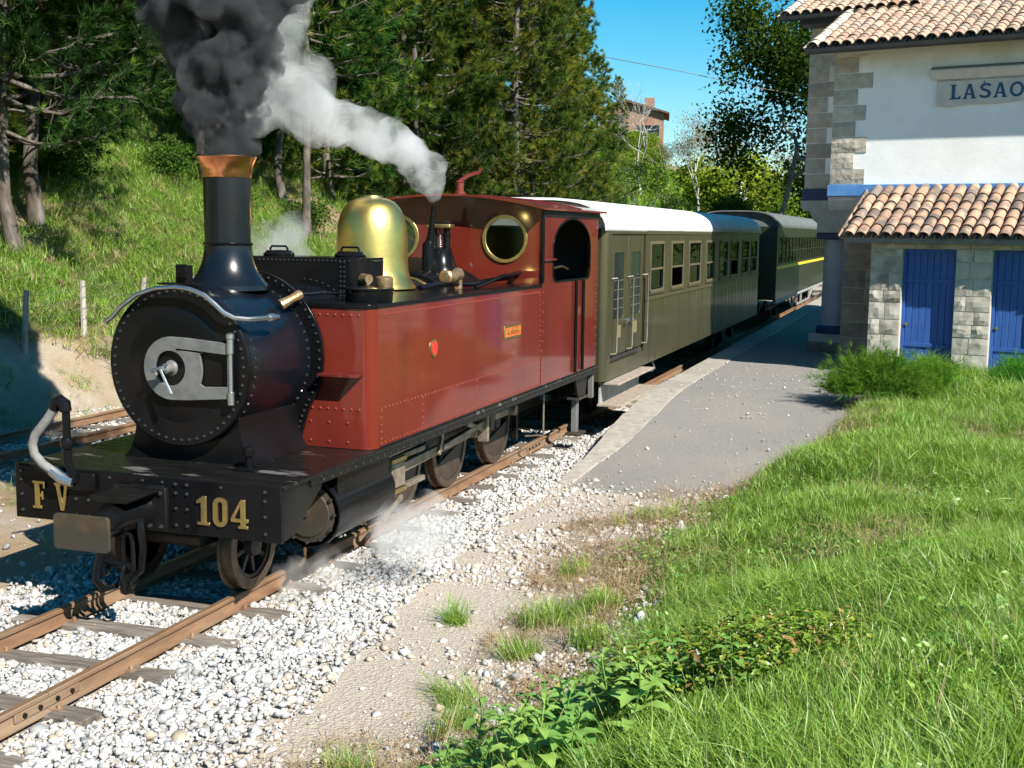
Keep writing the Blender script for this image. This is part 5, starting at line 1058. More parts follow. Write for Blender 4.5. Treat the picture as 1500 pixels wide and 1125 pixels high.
def pine(seed, h, cb, r, dens=1., tuft=.34, yellow=.25, wd=.030, nb=17, t0=.38):
    """pine: trunk with whorls of limbs (v, f) and needle tufts along the twigs"""
    rng = np.random.default_rng(seed)
    zs = np.linspace(0, h, 14); bend = np.stack([.18 * np.sin(zs * .35 + seed), .18 * np.cos(zs * .3 + seed * 2), zs], -1); bend[0, :2] = 0
    rt = .118 * (h / 15) * (1 - zs / h) ** .75 + .02; rt[0] *= 1.2
    tv, tf = cones(bend[:-1], bend[1:], rt[:-1], rt[1:], 10)
    V_ = [tv]; F_ = [tf]; o = len(tv); C_ = []; D_ = []
    z = cb
    while z < h - .2:
        f = (z - cb) / (h - cb); L_ = r * (1 - f) ** .62 * (.55 + .45 * min(1, f * 6 + .45)) + .15
        for k in range(rng.integers(4, 7)):
            a = rng.uniform(0, 2 * pi); l = L_ * rng.uniform(.6, 1.12); b0 = np.array([np.interp(z, zs, bend[:, 0]), np.interp(z, zs, bend[:, 1]), z + rng.uniform(-.15, .15)])
            el = rng.uniform(-.1, .25) + .45 * f; dr = np.array([math.cos(a) * math.cos(el), math.sin(a) * math.cos(el), math.sin(el)])
            m = 6; ts = np.linspace(0, 1, m + 1); pts = b0 + dr * (ts[:, None] * l); pts[:, 2] += -.10 * l * np.sin(ts * pi) + .12 * l * ts ** 2; pts += rng.normal(0, .02 * l, pts.shape) * ts[:, None]
            rr = (.018 + .012 * l) * (1 - ts * .85); cv, cf = cones(pts[:-1], pts[1:], rr[:-1], rr[1:], 4); V_.append(cv); F_.append(cf + o); o += len(cv)
            nt = max(3, int(l * 5.2 * dens)); tt = rng.uniform(.28, 1, nt) ** .8
            P0 = np.stack([np.interp(tt, ts, pts[:, i]) for i in range(3)], -1)
            td = nrm(dr[None] * .8 + rng.normal(0, .55, (nt, 3)) + np.array([0, 0, .12])); tl = l * .30 * (1.15 - tt) + .22
            P1 = P0 + td * tl[:, None] * rng.uniform(.6, 1.1, (nt, 1)); cv, cf = cones(P0, P1, np.full(nt, .011), np.full(nt, .005), 3); V_.append(cv); F_.append(cf + o); o += len(cv)
            for q in (1., .72, .42):
                C_.append(P0 + (P1 - P0) * q); D_.append(td)
        z += rng.uniform(.32, .52)
    c = np.concatenate(C_); d = np.concatenate(D_); tint = np.clip(t0 + .34 * (vnoise(c[:, 0] + c[:, 2] * .7, c[:, 1] - c[:, 2] * .6, .9, seed) - .4) + (rng.random(len(c)) < yellow) * rng.uniform(.15, .5, len(c)) + rng.normal(0, .08, len(c)), 0, 1)
    v, f, t = blades(c, d + np.array([0, 0, .25]), np.full(len(c), tuft), wd, nb, .46, tint, rng)
    return rawmesh('trunk', np.concatenate(V_), np.concatenate(F_), 'bark_pine', smooth=True), rawmesh('crown', v, f, 'pine_needles', t)
PINES = [pine(1, 15, 2.4, 3.5, 1.5, .25, .10, .019, 22, .2), pine(2, 17, 2.7, 3.5, 1.5, .25, .10, .019, 22, .2), pine(3, 19, 1.2, 3.3, 1.7, .29, .45, .025, 19, .5), pine(4, 16, 1.0, 3.2, 1.7, .29, .38, .025, 19, .48), pine(5, 13, 4.6, 2.9, .9, .34, .2)]  # first two: shade of the left-hand wood put into darker needles
def tree(kind, me, x, y, label, group, rot=0, sc=1., cat='tree', sink=.08):
    T = thing(kind, (x, y, float(H(x, y)) - sink), label, cat, group, rz=rot); T.scale = (sc,) * 3
    put('trunk', me[0], T); put('crown', me[1], T)
    return T
rt = random.Random(5)
def ptree(i, x, y, label, rot=None, sc=1.): return tree('pine_tree', PINES[i], x, y, label, 'pines on the hillside', rt.uniform(0, 6.28) if rot is None else rot, sc)
ptree(0, -10.7, 18.9, 'pine with pale bare lower trunk at the left edge, nearest the wire fence')
ptree(1, -11.6, 20.6, 'dark-trunked pine just behind the pale pine at the left edge')
ptree(0, -15.1, 26.2, 'pine with short pale trunk at the top of the sunlit grass slope', sc=.95)
ptree(1, -14.6, 24.6, 'pine with shaded trunk second from the top of the grass slope', sc=.9)
ptree(4, -11.0, 30.9, 'pine with straight grey trunk seen between chimney and brass dome')
ptree(4, -13.2, 33.5, 'pine with thin trunk uphill of the one between chimney and dome', sc=1.05)
ptree(4, -13.8, 30.2, 'pine with leaning dead limbs directly behind the chimney', sc=.95)
ptree(2, -11.4, 52.5, 'tall dense pine forming the right end of the pine wood', sc=1.05)
ptree(2, -9.7, 45.5, 'yellow-tipped dense pine rising behind the cab roof')
ptree(3, -11.7, 40.2, 'dense bushy pine rising behind the brass dome', sc=1.1)
ptree(2, -14.2, 45.0, 'tall pine behind the drifting white steam', sc=1.1)
ptree(3, -13.4, 37.0, 'bushy pine with low boughs right of the white steam plume', sc=1.0)
ptree(3, -10.4, 57.5, 'low bushy pine behind the first coach roof', sc=.72)
more = [(-13.4, 19.6), (-16.2, 21.4), (-17, 19), (-18.5, 23.5), (-19.5, 28.5), (-17.5, 31.5), (-16.8, 35.5), (-20.5, 34), (-22, 21), (-23, 27), (-18, 41), (-21, 39), (-17.5, 49), (-21, 47), (-15.5, 54), (-19.5, 56), (-25, 33), (-25.5, 41), (-16.3, 14.8), (-20, 16), (-14, 60), (-24, 52)]
for i, (x, y) in enumerate(more): ptree(rt.choice((0, 1, 3)) if x < -16 else rt.choice((3, 2)), x, y, 'dark pine standing deep in the hillside wood behind the front row', sc=rt.uniform(.95, 1.2))
for x, y in ((-10.4, 12.6), (-12.6, 9.6), (-13.0, 16.4)): ptree(1, x, y, 'pine whose boughs hang in from beyond the left edge of the picture', sc=1.05)

def skeleton(rng, h, r0, spread, depth, nb=(2, 4), up=.25, trunk=.35):
    """recursive limbs -> segment lists and tips"""
    A = []; Bp = []; R0 = []; R1 = []; tips = []
    def go(p, d, l, r, k):
        q = p
        for s in range(3):
            d2 = nrm(d + rng.normal(0, .12, 3)); e = q + d2 * l / 3; A.append(q); Bp.append(e); R0.append(r * (1 - s * .12)); R1.append(r * (1 - (s + 1) * .12)); q = e; d = d2
            if k <= 1: tips.append((q, d))
        if k == 0: return
        for i in range(rng.integers(*nb)):
            dd = nrm(d + rng.normal(0, spread, 3) + np.array([0, 0, up])); go(q - d * l * rng.uniform(0, .35), dd, l * rng.uniform(.6, .85), r * .58, k - 1)
    go(np.zeros(3), np.array([0, 0, 1.]), h * trunk, r0, depth)
    return np.array(A), np.array(Bp), np.array(R0), np.array(R1), tips
def leaves(c, size, rng, tint, flat=.5):
    """rhombic leaves"""
    n = len(c); d = nrm(rng.normal(size=(n, 3)) * np.array([1, 1, flat])); s = nrm(np.cross(d, rng.normal(size=(n, 3)))); L_ = (size * rng.uniform(.6, 1.2, n))[:, None]
    v = np.stack([c - d * L_ * .5, c + s * L_ * .32, c + d * L_ * .5, c - s * L_ * .32], 1).reshape(-1, 3)
    return v, (np.arange(n)[:, None] * 4 + np.array([[0, 1, 2, 3]])), np.repeat(np.clip(tint, 0, 1), 4)
def broad(seed, h, nleaf, size, mat, bark, spread=.55, depth=5, cl=.55, r0=.2, up=.25, nb=(2, 4), trunk=.3, tb=.4):
    rng = np.random.default_rng(seed); a, b_, r0_, r1_, tips = skeleton(rng, h, r0, spread, depth, nb, up, trunk)
    v, f = cones(a, b_, r0_, np.maximum(r1_, .006), 5); tr = rawmesh('trunk', v, f, bark, smooth=True)
    if nleaf == 0: return tr, None
    tp = np.array([t[0] for t in tips]); k = rng.integers(0, len(tp), nleaf); cl_t = rng.normal(0, .22, len(tp))
    c = tp[k] + rng.normal(0, cl, (nleaf, 3)) * np.array([1, 1, .7]); lv, lf, lt = leaves(c, size, rng, tb + cl_t[k] + rng.normal(0, .1, nleaf))
    return tr, rawmesh('crown', lv, lf, mat, lt)
def btree(kind, me, x, y, label, cat, group=None, rot=0, sc=1., z=None):
    T = thing(kind, (x, y, (float(H(x, y)) if z is None else z) - .05), label, cat, group, rz=rot); T.scale = (sc,) * 3 if not hasattr(sc, '__len__') else sc
    put('trunk', me[0], T)
    if me[1] is not None: put('crown', me[1], T)
    return T
big = broad(21, 22, 64000, .23, 'leaf_broad', 'bark_grey', .75, 7, .6, .16, .06, (2, 4), .27, .42)
btree('broadleaf_tree', big, -2.4, 65, 'tall leafy tree with sky gaps, beside the station roof', 'tree', 'broadleaf trees beyond the coaches', 0, (1.15, 1.15, 1.35))
mid_ = broad(22, 11, 9000, .24, 'leaf_broad', 'bark_grey', .6, 5, .55, .16, .1, (2, 4), .3, .5)
btree('broadleaf_tree', mid_, -4.0, 71, 'smaller dark green tree below the tall leafy tree', 'tree', 'broadleaf trees beyond the coaches', 1.0, .7)
lite = broad(23, 9, 9000, .28, 'leaf_light', 'bark_grey', .6, 5, .6, .14, .1, (2, 4), .28, .55)
for i, (x, y, s, lab) in enumerate(((-5.5, 98, 1.25, 'bright yellow-green tree beyond the coaches, left of the station corner'), (-1.2, 92, 1.15, 'bright green tree touching the station corner'), (-10, 104, 1.3, 'bright green tree behind the bare-branched shrubs'), (3.5, 108, 1.4, 'pale green tree mostly hidden behind the station'), (-6.5, 82, .8, 'low bright bush just above the far coach roof'), (-2.0, 84, .75, 'low bright bush next to the station column'))):
    btree('broadleaf_tree', lite, x, y, lab, 'tree', 'bright trees in the distance', i * 1.3, s)
sparse = broad(24, 7.5, 1500, .16, 'leaf_light', 'bark_grey', .5, 6, .3, .10, .22, (2, 4), .25, .45)
for i, (x, y, s, lab) in enumerate(((-9.6, 66, .95, 'young sparse-leaved tree with dark stems above the coach roof'), (-11.8, 74, .85, 'young sparse-leaved tree at the foot of the grassy slope'), (-7.6, 70, .95, 'young sparse-leaved tree nearest the tall leafy tree'), (-13.8, 80, .8, 'young sparse-leaved tree highest on the grassy slope'))):
    btree('young_tree', sparse, x, y, lab, 'tree', 'sparse young trees above the coach', i * 1.7, s)
bare = broad(25, 13, 0, 0, None, 'bark_pale', .42, 7, .3, .16, .22, (2, 4), .26)
btree('bare_tree', bare, -15.6, 92, 'pale leafless tree in front of the brick house', 'tree', 'bare trees on the hill', .3, .95)
haze_ = broad(26, 13, 2600, .14, 'leaf_haze', 'bark_pale', .4, 7, .35, .14, .22, (2, 4), .25, .5)
for i, (x, y, s, lab) in enumerate(((-12.2, 100, 1.05, 'brownish budding tree right of the brick house'), (-9.8, 108, 1.1, 'brownish budding tree second right of the brick house'), (-14.6, 112, .95, 'brownish budding tree touching the house chimney'))):
    btree('budding_tree', haze_, x, y, lab, 'tree', 'budding trees on the hill', i * 2.1, s)
shrub = broad(27, 3.2, 3600, .15, 'leaf_light', 'bark_grey', .8, 4, .42, .05, .15, (3, 5), .2, .4)
under = broad(28, 2.2, 2600, .10, 'leaf_broad', 'bark_grey', .8, 4, .32, .03, .15, (3, 5), .2, .4)
for i, (x, y, s, lab) in enumerate(((-12.6, 22.6, .8, 'dark undergrowth bush beside the second pine trunk at the left'), (-16.2, 27.6, 1.0, 'undergrowth bush at the top of the sunlit grass slope'), (-14.0, 28.8, .9, 'undergrowth bush left of the chimney on the slope'), (-11.9, 32.4, .9, 'bush at the foot of the grey pine trunk by the dome'), (-12.4, 29.2, .7, 'small bush just right of the chimney on the slope'), (-10.2, 34.0, .9, 'bush seen between the dome and the cab'))):
    btree('undergrowth_bush', under, x, y, lab, 'bush', 'undergrowth on the hillside', i * 1.1, s)
for i, (x, y, lab) in enumerate(((-29.0, 146, 'leafy bush hiding the foot of the brick house at its left'), (-26.2, 145, 'leafy bush hiding the foot of the brick house at its right'))): btree('shrub', shrub, x, y, lab, 'shrub', 'shrubs on the far slope', i, 1.6)
sh_spots = [(-24, 118), (-21.0, 108), (-16.8, 92), (-12.5, 88)]
for i, (x, y) in enumerate(sh_spots): btree('shrub', shrub, x, y, ('first', 'second', 'third', 'fourth')[i] + ' low green shrub from the left on the far slope below the brick house', 'shrub', 'shrubs on the far slope', i * .9, random.uniform(.6, .85))
fpine = PINES[3]
for i, (x, y, s, lab) in enumerate(((-26.5, 128, .55, 'small dark conifer left of the brick house'),)): tree('pine_tree', fpine, x, y, lab, 'pines on the hillside', 0, s)
# palm-like yucca below the house
rng = np.random.default_rng(31); c = np.repeat([[0, 0, 1.6]], 60, 0); d = nrm(rng.normal(size=(60, 3)) + np.array([0, 0, .35])); pv, pf, pt = blades(c, d, np.full(60, 2.2), .16, 1, .05, rng.uniform(.3, 1, 60), rng, .25)
cv, cf = cones(np.array([[0, 0, 0.]]), np.array([[0, 0, 1.6]]), np.array([.16]), np.array([.14]), 8)
pT = thing('palm_tree', (-22.6, 120, float(H(-22.6, 120))), 'small spiky palm on the slope below the brick house', 'tree'); put('trunk', rawmesh('trunk', cv, cf, 'bark_grey'), pT); put('crown', rawmesh('crown', pv, pf, 'leaf_light', pt), pT)

# ------------------------------------------------------------------ scatter: grass and ground plants
SRC = {}
def source(name, v, f, mat, t): 
    me = rawmesh(name, v, f, mat, t); o = bpy.data.objects.new(name, me); return o
def scatter(name, pts, rot, scl, srcs, label, cat):
    cname = name + '_sources'; c = bpy.data.collections.new(cname)
    for s in srcs: c.objects.link(s)
    me = bpy.data.meshes.new(name); me.vertices.add(len(pts)); me.vertices.foreach_set('co', np.ascontiguousarray(pts, dtype=np.float32).ravel())
    a = me.attributes.new('rot', 'FLOAT_VECTOR', 'POINT'); a.data.foreach_set('vector', np.ascontiguousarray(rot, dtype=np.float32).ravel())
    a = me.attributes.new('scl', 'FLOAT', 'POINT'); a.data.foreach_set('value', np.ascontiguousarray(scl, dtype=np.float32))
    o = bpy.data.objects.new(name, me); COL.objects.link(o)
    g = bpy.data.node_groups.new(name, 'GeometryNodeTree'); g.interface.new_socket('Geometry', in_out='INPUT', socket_type='NodeSocketGeometry'); g.interface.new_socket('Geometry', in_out='OUTPUT', socket_type='NodeSocketGeometry')
    gi = g.nodes.new('NodeGroupInput'); go = g.nodes.new('NodeGroupOutput'); ip = g.nodes.new('GeometryNodeInstanceOnPoints'); ci = g.nodes.new('GeometryNodeCollectionInfo')
    ci.inputs['Collection'].default_value = c; ci.inputs['Separate Children'].default_value = True; ci.inputs['Reset Children'].default_value = True
    ra = g.nodes.new('GeometryNodeInputNamedAttribute'); ra.data_type = 'FLOAT_VECTOR'; ra.inputs['Name'].default_value = 'rot'; er = g.nodes.new('FunctionNodeEulerToRotation')
    sa = g.nodes.new('GeometryNodeInputNamedAttribute'); sa.data_type = 'FLOAT'; sa.inputs['Name'].default_value = 'scl'
    ip.inputs['Pick Instance'].default_value = True
    l = g.links; l.new(gi.outputs[0], ip.inputs['Points']); l.new(ci.outputs[0], ip.inputs['Instance']); l.new(ra.outputs['Attribute'], er.inputs[0]); l.new(er.outputs[0], ip.inputs['Rotation']); l.new(sa.outputs['Attribute'], ip.inputs['Scale']); l.new(ip.outputs[0], go.inputs[0])
    md = o.modifiers.new('scatter', 'NODES'); md.node_group = g
    return tag(o, label, cat, kind='stuff')
def grass_clump(seed, nb, h, wd, rad_, mat='grass_blade', lean=.5, tmean=.45, segs=3, tsd=.2):
    rng = np.random.default_rng(seed); b = rng.normal(0, rad_, (nb, 2)); a = rng.uniform(0, 2 * pi, nb); hh = h * rng.uniform(.5, 1.15, nb); ln = np.abs(rng.normal(lean, .25, nb)) * hh
    dx = np.stack([np.cos(a), np.sin(a)], -1); sd = np.stack([-np.sin(a + rng.normal(0, .5, nb)), np.cos(a)], -1)
    V_ = []; 
    for k in range(segs + 1):
        t = k / segs; c = b + dx * (ln * t ** 1.8)[:, None]; z = hh * (t - .32 * (ln / hh) * t ** 2.2); w = wd * (1 - t) ** .7 / 2
        V_.append(np.concatenate([c + sd * w, z[:, None]], -1)); V_.append(np.concatenate([c - sd * w, z[:, None]], -1))
    V = np.stack(V_, 1); m = 2 * (segs + 1); f = []
    for k in range(segs): f.append([2 * k, 2 * k + 1, 2 * k + 3, 2 * k + 2])
    F = (np.array(f)[None] + m * np.arange(nb)[:, None, None]).reshape(-1, 4); t = np.repeat(np.clip(rng.normal(tmean, tsd, nb), 0, 1), m)
    return source('grass_clump', V.reshape(-1, 3), F, mat, t)
short = [grass_clump(50 + i, 26, .12, .006, .05, lean=.7, tmean=.55) for i in range(4)]
long_ = [grass_clump(60 + i, 24, .22, .008, .07, lean=.9, tmean=.48) for i in range(5)]
dry = [grass_clump(70 + i, 16, .11, .005, .07, 'grass_dry', 1.3, .5) for i in range(3)]
tuftg = [grass_clump(80 + i, 60, .30, .007, .06, lean=.6, tmean=.55) for i in range(3)]
hillg = [grass_clump(90 + i, 46, .24, .011, .17, lean=.9, tmean=.5, segs=2) for i in range(5)] + [grass_clump(96, 40, .24, .010, .17, 'grass_dry', 1.1, .4, 2)]
rg = np.random.default_rng(77)
def spots(x0, x1, y0, y1, dens, keep, m=400):
    n = int((x1 - x0) * (y1 - y0) * dens); x = rg.uniform(x0, x1, n); y = rg.uniform(y0, y1, n); k = keep(x, y); x, y = x[k], y[k]
    p = np.stack([x, y, H(x, y) - .01], -1); k, dist = inview(p, m); return p[k], dist[k]
def rots(n, tilt=.22): return np.stack([rg.normal(0, tilt, n), rg.normal(0, tilt, n), rg.uniform(0, 2 * pi, n)], -1)
inst = lambda x, y: ~((np.interp(y, *XE) > -9) & (y > 22.4) & (x > 3)) & ~((y > 14.2) & (x < np.interp(y, *XRT) + .02))
turf = lambda x, y: ((x - np.interp(y, *XE) + .55 * (vnoise(x, y, 1.3, 1) - .5) > .2) | ((x - np.interp(y, *XE) > -.75) & (rg.random(len(x)) < 1.5 * (vnoise(x, y, 1.9, 91) - .55)))) & inst(x, y)
pn, d1 = spots(2.2, 9, 3, 9.5, 430, lambda x, y: turf(x, y) & (rg.random(len(x)) < .25 + .75 * sm(.2, 1.2, x - np.interp(y, *XE)) * (.55 + .6 * vnoise(x, y, .9, 6))))
pm_, d2 = spots(2.4, 12, 9.5, 15.5, 240, lambda x, y: turf(x, y) & (rg.random(len(x)) < .35 + .65 * sm(.1, 1.0, x - np.interp(y, *XE))))
pf_, d3 = spots(3, 14, 15.5, 24, 120, turf)
pall = np.concatenate([pn, pm_, pf_]); dd = np.concatenate([d1, d2, d3]); n = len(pall)
lng = vnoise(pall[:, 0], pall[:, 1], .75, 12) + .25 * sm(6, 3, pall[:, 1] * 0 + dd) + .15 * sm(10, 5, dd)
isl = (lng > .56) & (pall[:, 0] - np.interp(pall[:, 1], *XE) > .6)
sc_ = (.6 + .7 * vnoise(pall[:, 0], pall[:, 1], 1.6, 14)) * (1 + .45 * sm(9, 20, dd)) * (.34 + .66 * sm(.0, 1.4, pall[:, 0] - np.interp(pall[:, 1], *XE)))
scatter('meadow_grass', pall[isl], rots(isl.sum(), .3), sc_[isl], long_, 'long green meadow grass on the bank beside the platform', 'grass')
scatter('short_turf', pall[~isl], rots((~isl).sum()), sc_[~isl] * 1.15, short, 'short bright turf between the long grass and the path', 'grass')
pd, d4 = spots(2.0, 9, 4, 20, 230, lambda x, y: inst(x, y) & (((x - np.interp(y, *XE) > -.7) & (x - np.interp(y, *XE) < 1.2) & (rg.random(len(x)) < vnoise(x, y, 1.8, 21) * 1.25 - .12)) | ((x - np.interp(y, *XE) > .4) & (rg.random(len(x)) < .5 * (vnoise(x, y, 1.1, 23) > .62)))))
scatter('dry_grass', pd, rots(len(pd), .5), rg.uniform(.7, 1.3, len(pd)), dry, 'straw-coloured dead grass along the edge of the path', 'grass')
stalk = [grass_clump(110 + i, 4, .46, .004, .05, 'grass_dry' if i % 2 else 'grass_blade', .35, .7) for i in range(4)]
ps_, _ = spots(2.8, 10, 3.6, 20, 9, turf)
scatter('grass_stalks', ps_, rots(len(ps_), .25), rg.uniform(.6, 1.1, len(ps_)), stalk, 'scattered tall dry stalks standing out of the grass', 'grass')
pk, _ = spots(-9.2, -7.0, 12, 26, 60, lambda x, y: rg.random(len(x)) < vnoise(x, y, 1.5, 81) * 1.2 - .25)
scatter('bank_grass', pk, rots(len(pk), .6), rg.uniform(.8, 2.0, len(pk)), dry + short[:2], 'dry grass and weeds clinging to the sandy bank', 'grass')
# green tufts at the path edge
tp = []
for (x, y, r, k) in ((3.02, 9.0, .22, 16), (3.25, 9.25, .16, 9), (2.30, 8.7, .07, 4), (3.0, 8.1, .12, 4), (3.7, 10.6, .2, 6), (4.3, 7.9, .4, 30), (4.75, 7.6, .3, 18), (3.0, 12.6, .35, 8), (2.9, 7.2, .2, 5), (3.05, 6.6, .22, 7), (2.75, 5.9, .12, 4), (3.5, 8.3, .25, 10), (2.7, 10.2, .2, 4)):
    q = rg.normal(0, r * .55, (k, 2)) + (x, y); tp.append(np.c_[q, H(q[:, 0], q[:, 1]) - .01])
tp = np.concatenate(tp); scatter('grass_tufts', tp, rots(len(tp), .25), rg.uniform(.55, .95, len(tp)), tuftg, 'bright green grass tufts at the edge of the stony path', 'grass')
# hillside
ph_, d5 = spots(-24, -7.6, 12, 46, 42, lambda x, y: (rg.random(len(x)) < sm(.9, 1.8, -7.05 - x + .8 * (vnoise(x, y, .9, 5) - .5)) * np.clip(1.9 * vnoise(x, y, .55, 31) - .2, .15, 1)))
scatter('hillside_grass', ph_, rots(len(ph_), .3), rg.uniform(.7, 1.3, len(ph_)), hillg, 'sunlit green grass covering the wooded hillside', 'grass')
pf2, d6 = spots(-40, -7.6, 46, 150, 3.2, lambda x, y: x < -7.6, 10)
scatter('far_hill_grass', pf2, rots(len(pf2), .3), rg.uniform(2.2, 3.6, len(pf2)), hillg[:5], 'sunlit grass of the far slope below the brick house', 'grass')
pb, d7 = spots(-5.0, -1.7, 8, 20, 16, lambda x, y: rg.random(len(x)) < vnoise(x, y, .7, 41) * 1.6 - .5)
scatter('track_side_grass', pb, rots(len(pb), .3), rg.uniform(.35, .6, len(pb)), hillg[:2], 'thin grass growing between the two tracks', 'grass')
# brambles and broad-leaved weeds in the foreground
def leafy(seed, n, h, r, size, mat, tm):
    rng = np.random.default_rng(seed); c = np.stack([rng.normal(0, r, n), rng.normal(0, r, n), h * rng.uniform(.25, 1, n) ** .8], -1)
    d = nrm(np.stack([rng.normal(size=n), rng.normal(size=n), rng.normal(.15, .3, n)], -1)); s = nrm(np.cross(d, np.array([[0, 0, 1.]]))); L_ = (size * rng.uniform(.6, 1.2, n))[:, None]; up = np.cross(s, d) * L_ * .12
    v = np.stack([c, c + d * L_ * .35 + s * L_ * .3 + up, c + d * L_, c + d * L_ * .35 - s * L_ * .3 + up, c + d * L_ * .4 - up * .6], 1).reshape(-1, 3)
    b = np.arange(n)[:, None] * 5; f = np.concatenate([b + np.array([[0, 1, 4]]), b + np.array([[1, 2, 4]]), b + np.array([[2, 3, 4]]), b + np.array([[3, 0, 4]])], 0)
    return source('leafy_sprig', v, f, mat, np.repeat(np.clip(rng.normal(tm, .25, n), 0, 1), 5))
br = [leafy(100 + i, 24, .24, .09, .042, 'bramble_leaf', .5) for i in range(6)]
pb, _ = spots(3.6, 6.0, 4.3, 7.6, 300, lambda x, y: ((x - 4.72) / .62) ** 2 + ((y - 6.3) / .85) ** 2 < .25 + 1.1 * vnoise(x, y, 2.1, 51) * rg.uniform(.6, 1.3, len(x)))
scatter('bramble_patch', pb, rots(len(pb), .3), rg.uniform(.7, 1.25, len(pb)), br, 'low bramble patch with yellowish and reddish leaves in the foreground grass', 'brambles')
def weed(seed):
    """upright weed: stem with pairs of long leaves"""
    rng = np.random.default_rng(seed); h = rng.uniform(.26, .38); n = 7; zs = np.linspace(.04, h, n); p = np.stack([.05 * np.sin(zs * 7 + seed) * zs / h, .04 * np.cos(zs * 6) * zs / h, zs], -1)
    sv, sf = cones(np.vstack([[0, 0, 0], p[:-1]]), p, np.full(n, .004), np.full(n, .003), 5); V_ = []; F_ = []; k = 0
    for i in range(n):
        for s in (0, pi):
            a = i * 1.57 + s + rng.normal(0, .2); L_ = (.06 + .09 * math.sin(pi * min(1, (i + 1.3) / n))) * rng.uniform(.85, 1.15); w = L_ * .22; d = np.array([math.cos(a), math.sin(a), .0]); sd = np.array([-math.sin(a), math.cos(a), 0]); z = np.array([0, 0, 1.])
            c = p[i]; mid = c + d * L_ * .45 + z * L_ * .22; q = c + d * L_ * .75 + z * L_ * .2; tip = c + d * L_ + z * L_ * .08
            V_ += [c, mid + sd * w + z * .008, mid, mid - sd * w + z * .008, q + sd * w * .7 + z * .005, q, q - sd * w * .7 + z * .005, tip]; o = k * 8; F_ += [(o, o + 1, o + 2), (o, o + 2, o + 3), (o + 1, o + 4, o + 2), (o + 4, o + 5, o + 2), (o + 2, o + 5, o + 3), (o + 5, o + 6, o + 3), (o + 4, o + 7, o + 5), (o + 5, o + 7, o + 6)]; k += 1
    V_ = np.array(V_); return rawmesh('stem', sv, sf, 'weed_leaf', np.full(len(sv), .2), True), rawmesh('leaves', V_, np.array(F_), 'weed_leaf', np.repeat(np.clip(rng.normal(.6, .2, k), 0, 1), 8), True)
WD = [weed(i) for i in range(5)]
for i in range(26):
    x = rt.gauss(4.15, .32); y = rt.gauss(5.5, .22)
    w = thing('weed_plant', (x, y, float(H(x, y))), 'upright broad-leaved green weed in the clump at the bottom centre', 'weed', 'weeds at the bottom of the bank', rz=rt.uniform(0, 6.28)); w.scale = (rt.uniform(.8, 1.2),) * 3
    m_ = WD[i % 5]; put('stem', m_[0], w); put('leaves', m_[1], w)
cl = [leafy(120 + i, 14, .07, .07, .035, 'weed_leaf', .5) for i in range(4)]
pc, _ = spots(2.6, 8, 4, 13, 90, lambda x, y: turf(x, y) & (vnoise(x, y, 1.0, 95) > .6) & (rg.random(len(x)) < .8))
scatter('clover_patches', pc, rots(len(pc), .3), rg.uniform(.7, 1.6, len(pc)), cl, 'low broad-leaved clover patches mixed into the turf', 'clover')
# feathery fennel bushes by the station
def fennel(seed, r, h, n):
    rng = np.random.default_rng(seed); d0 = nrm(rng.normal(size=(n, 3)) * np.array([1, 1, .6]) + np.array([0, 0, .45])); d0[:, 2] = np.abs(d0[:, 2]); rr = rng.uniform(.35, 1, n) ** .5; c = d0 * rr[:, None] * np.array([r, r, h])
    sub_ = nrm(rng.normal(size=(13, 3)) + np.array([0, 0, .5])) * np.array([r, r, h]) * rng.uniform(.35, .8, (13, 1)); sub_[:, 2] = np.abs(sub_[:, 2]); c = sub_[rng.integers(0, 13, n)] + rng.normal(0, .30 * r, (n, 3)) * np.array([1, 1, .9]); c[:, 2] = np.abs(c[:, 2]); d0 = nrm(c * np.array([1, 1, .6]) + np.array([0, 0, .15]))
    v, f, t = blades(c, d0 + np.array([0, 0, .2]), np.full(n, .17), .008, 12, .6, np.clip(.45 + .4 * (rr - .6) + rng.normal(0, .15, n), 0, 1), rng, .1)
    st = rng.integers(0, n, 60); sv, sf = cones(np.zeros((60, 3)), c[st], np.full(60, .008), np.full(60, .004), 4)
    return rawmesh('stems', sv, sf, 'fern_leaf', np.full(len(sv), .3)), rawmesh('foliage', v, f, 'fern_leaf', t)
f1 = fennel(3, .62, .62, 2600); f2 = fennel(4, .42, .42, 1100)
for me, x, y, lab in ((f1, 5.0, 18.9, 'large feathery fennel bush at the corner of the platform asphalt'), (f2, 5.75, 19.6, 'small feathery bush touching the right side of the fennel bush'), (f2, 7.05, 20.6, 'feathery bush in front of the second blue door')):
    F = thing('fennel_bush', (x, y, float(H(x, y)) + .06), lab, 'bush', 'feathery bushes by the station'); put('stems', me[0], F); put('foliage', me[1], F)

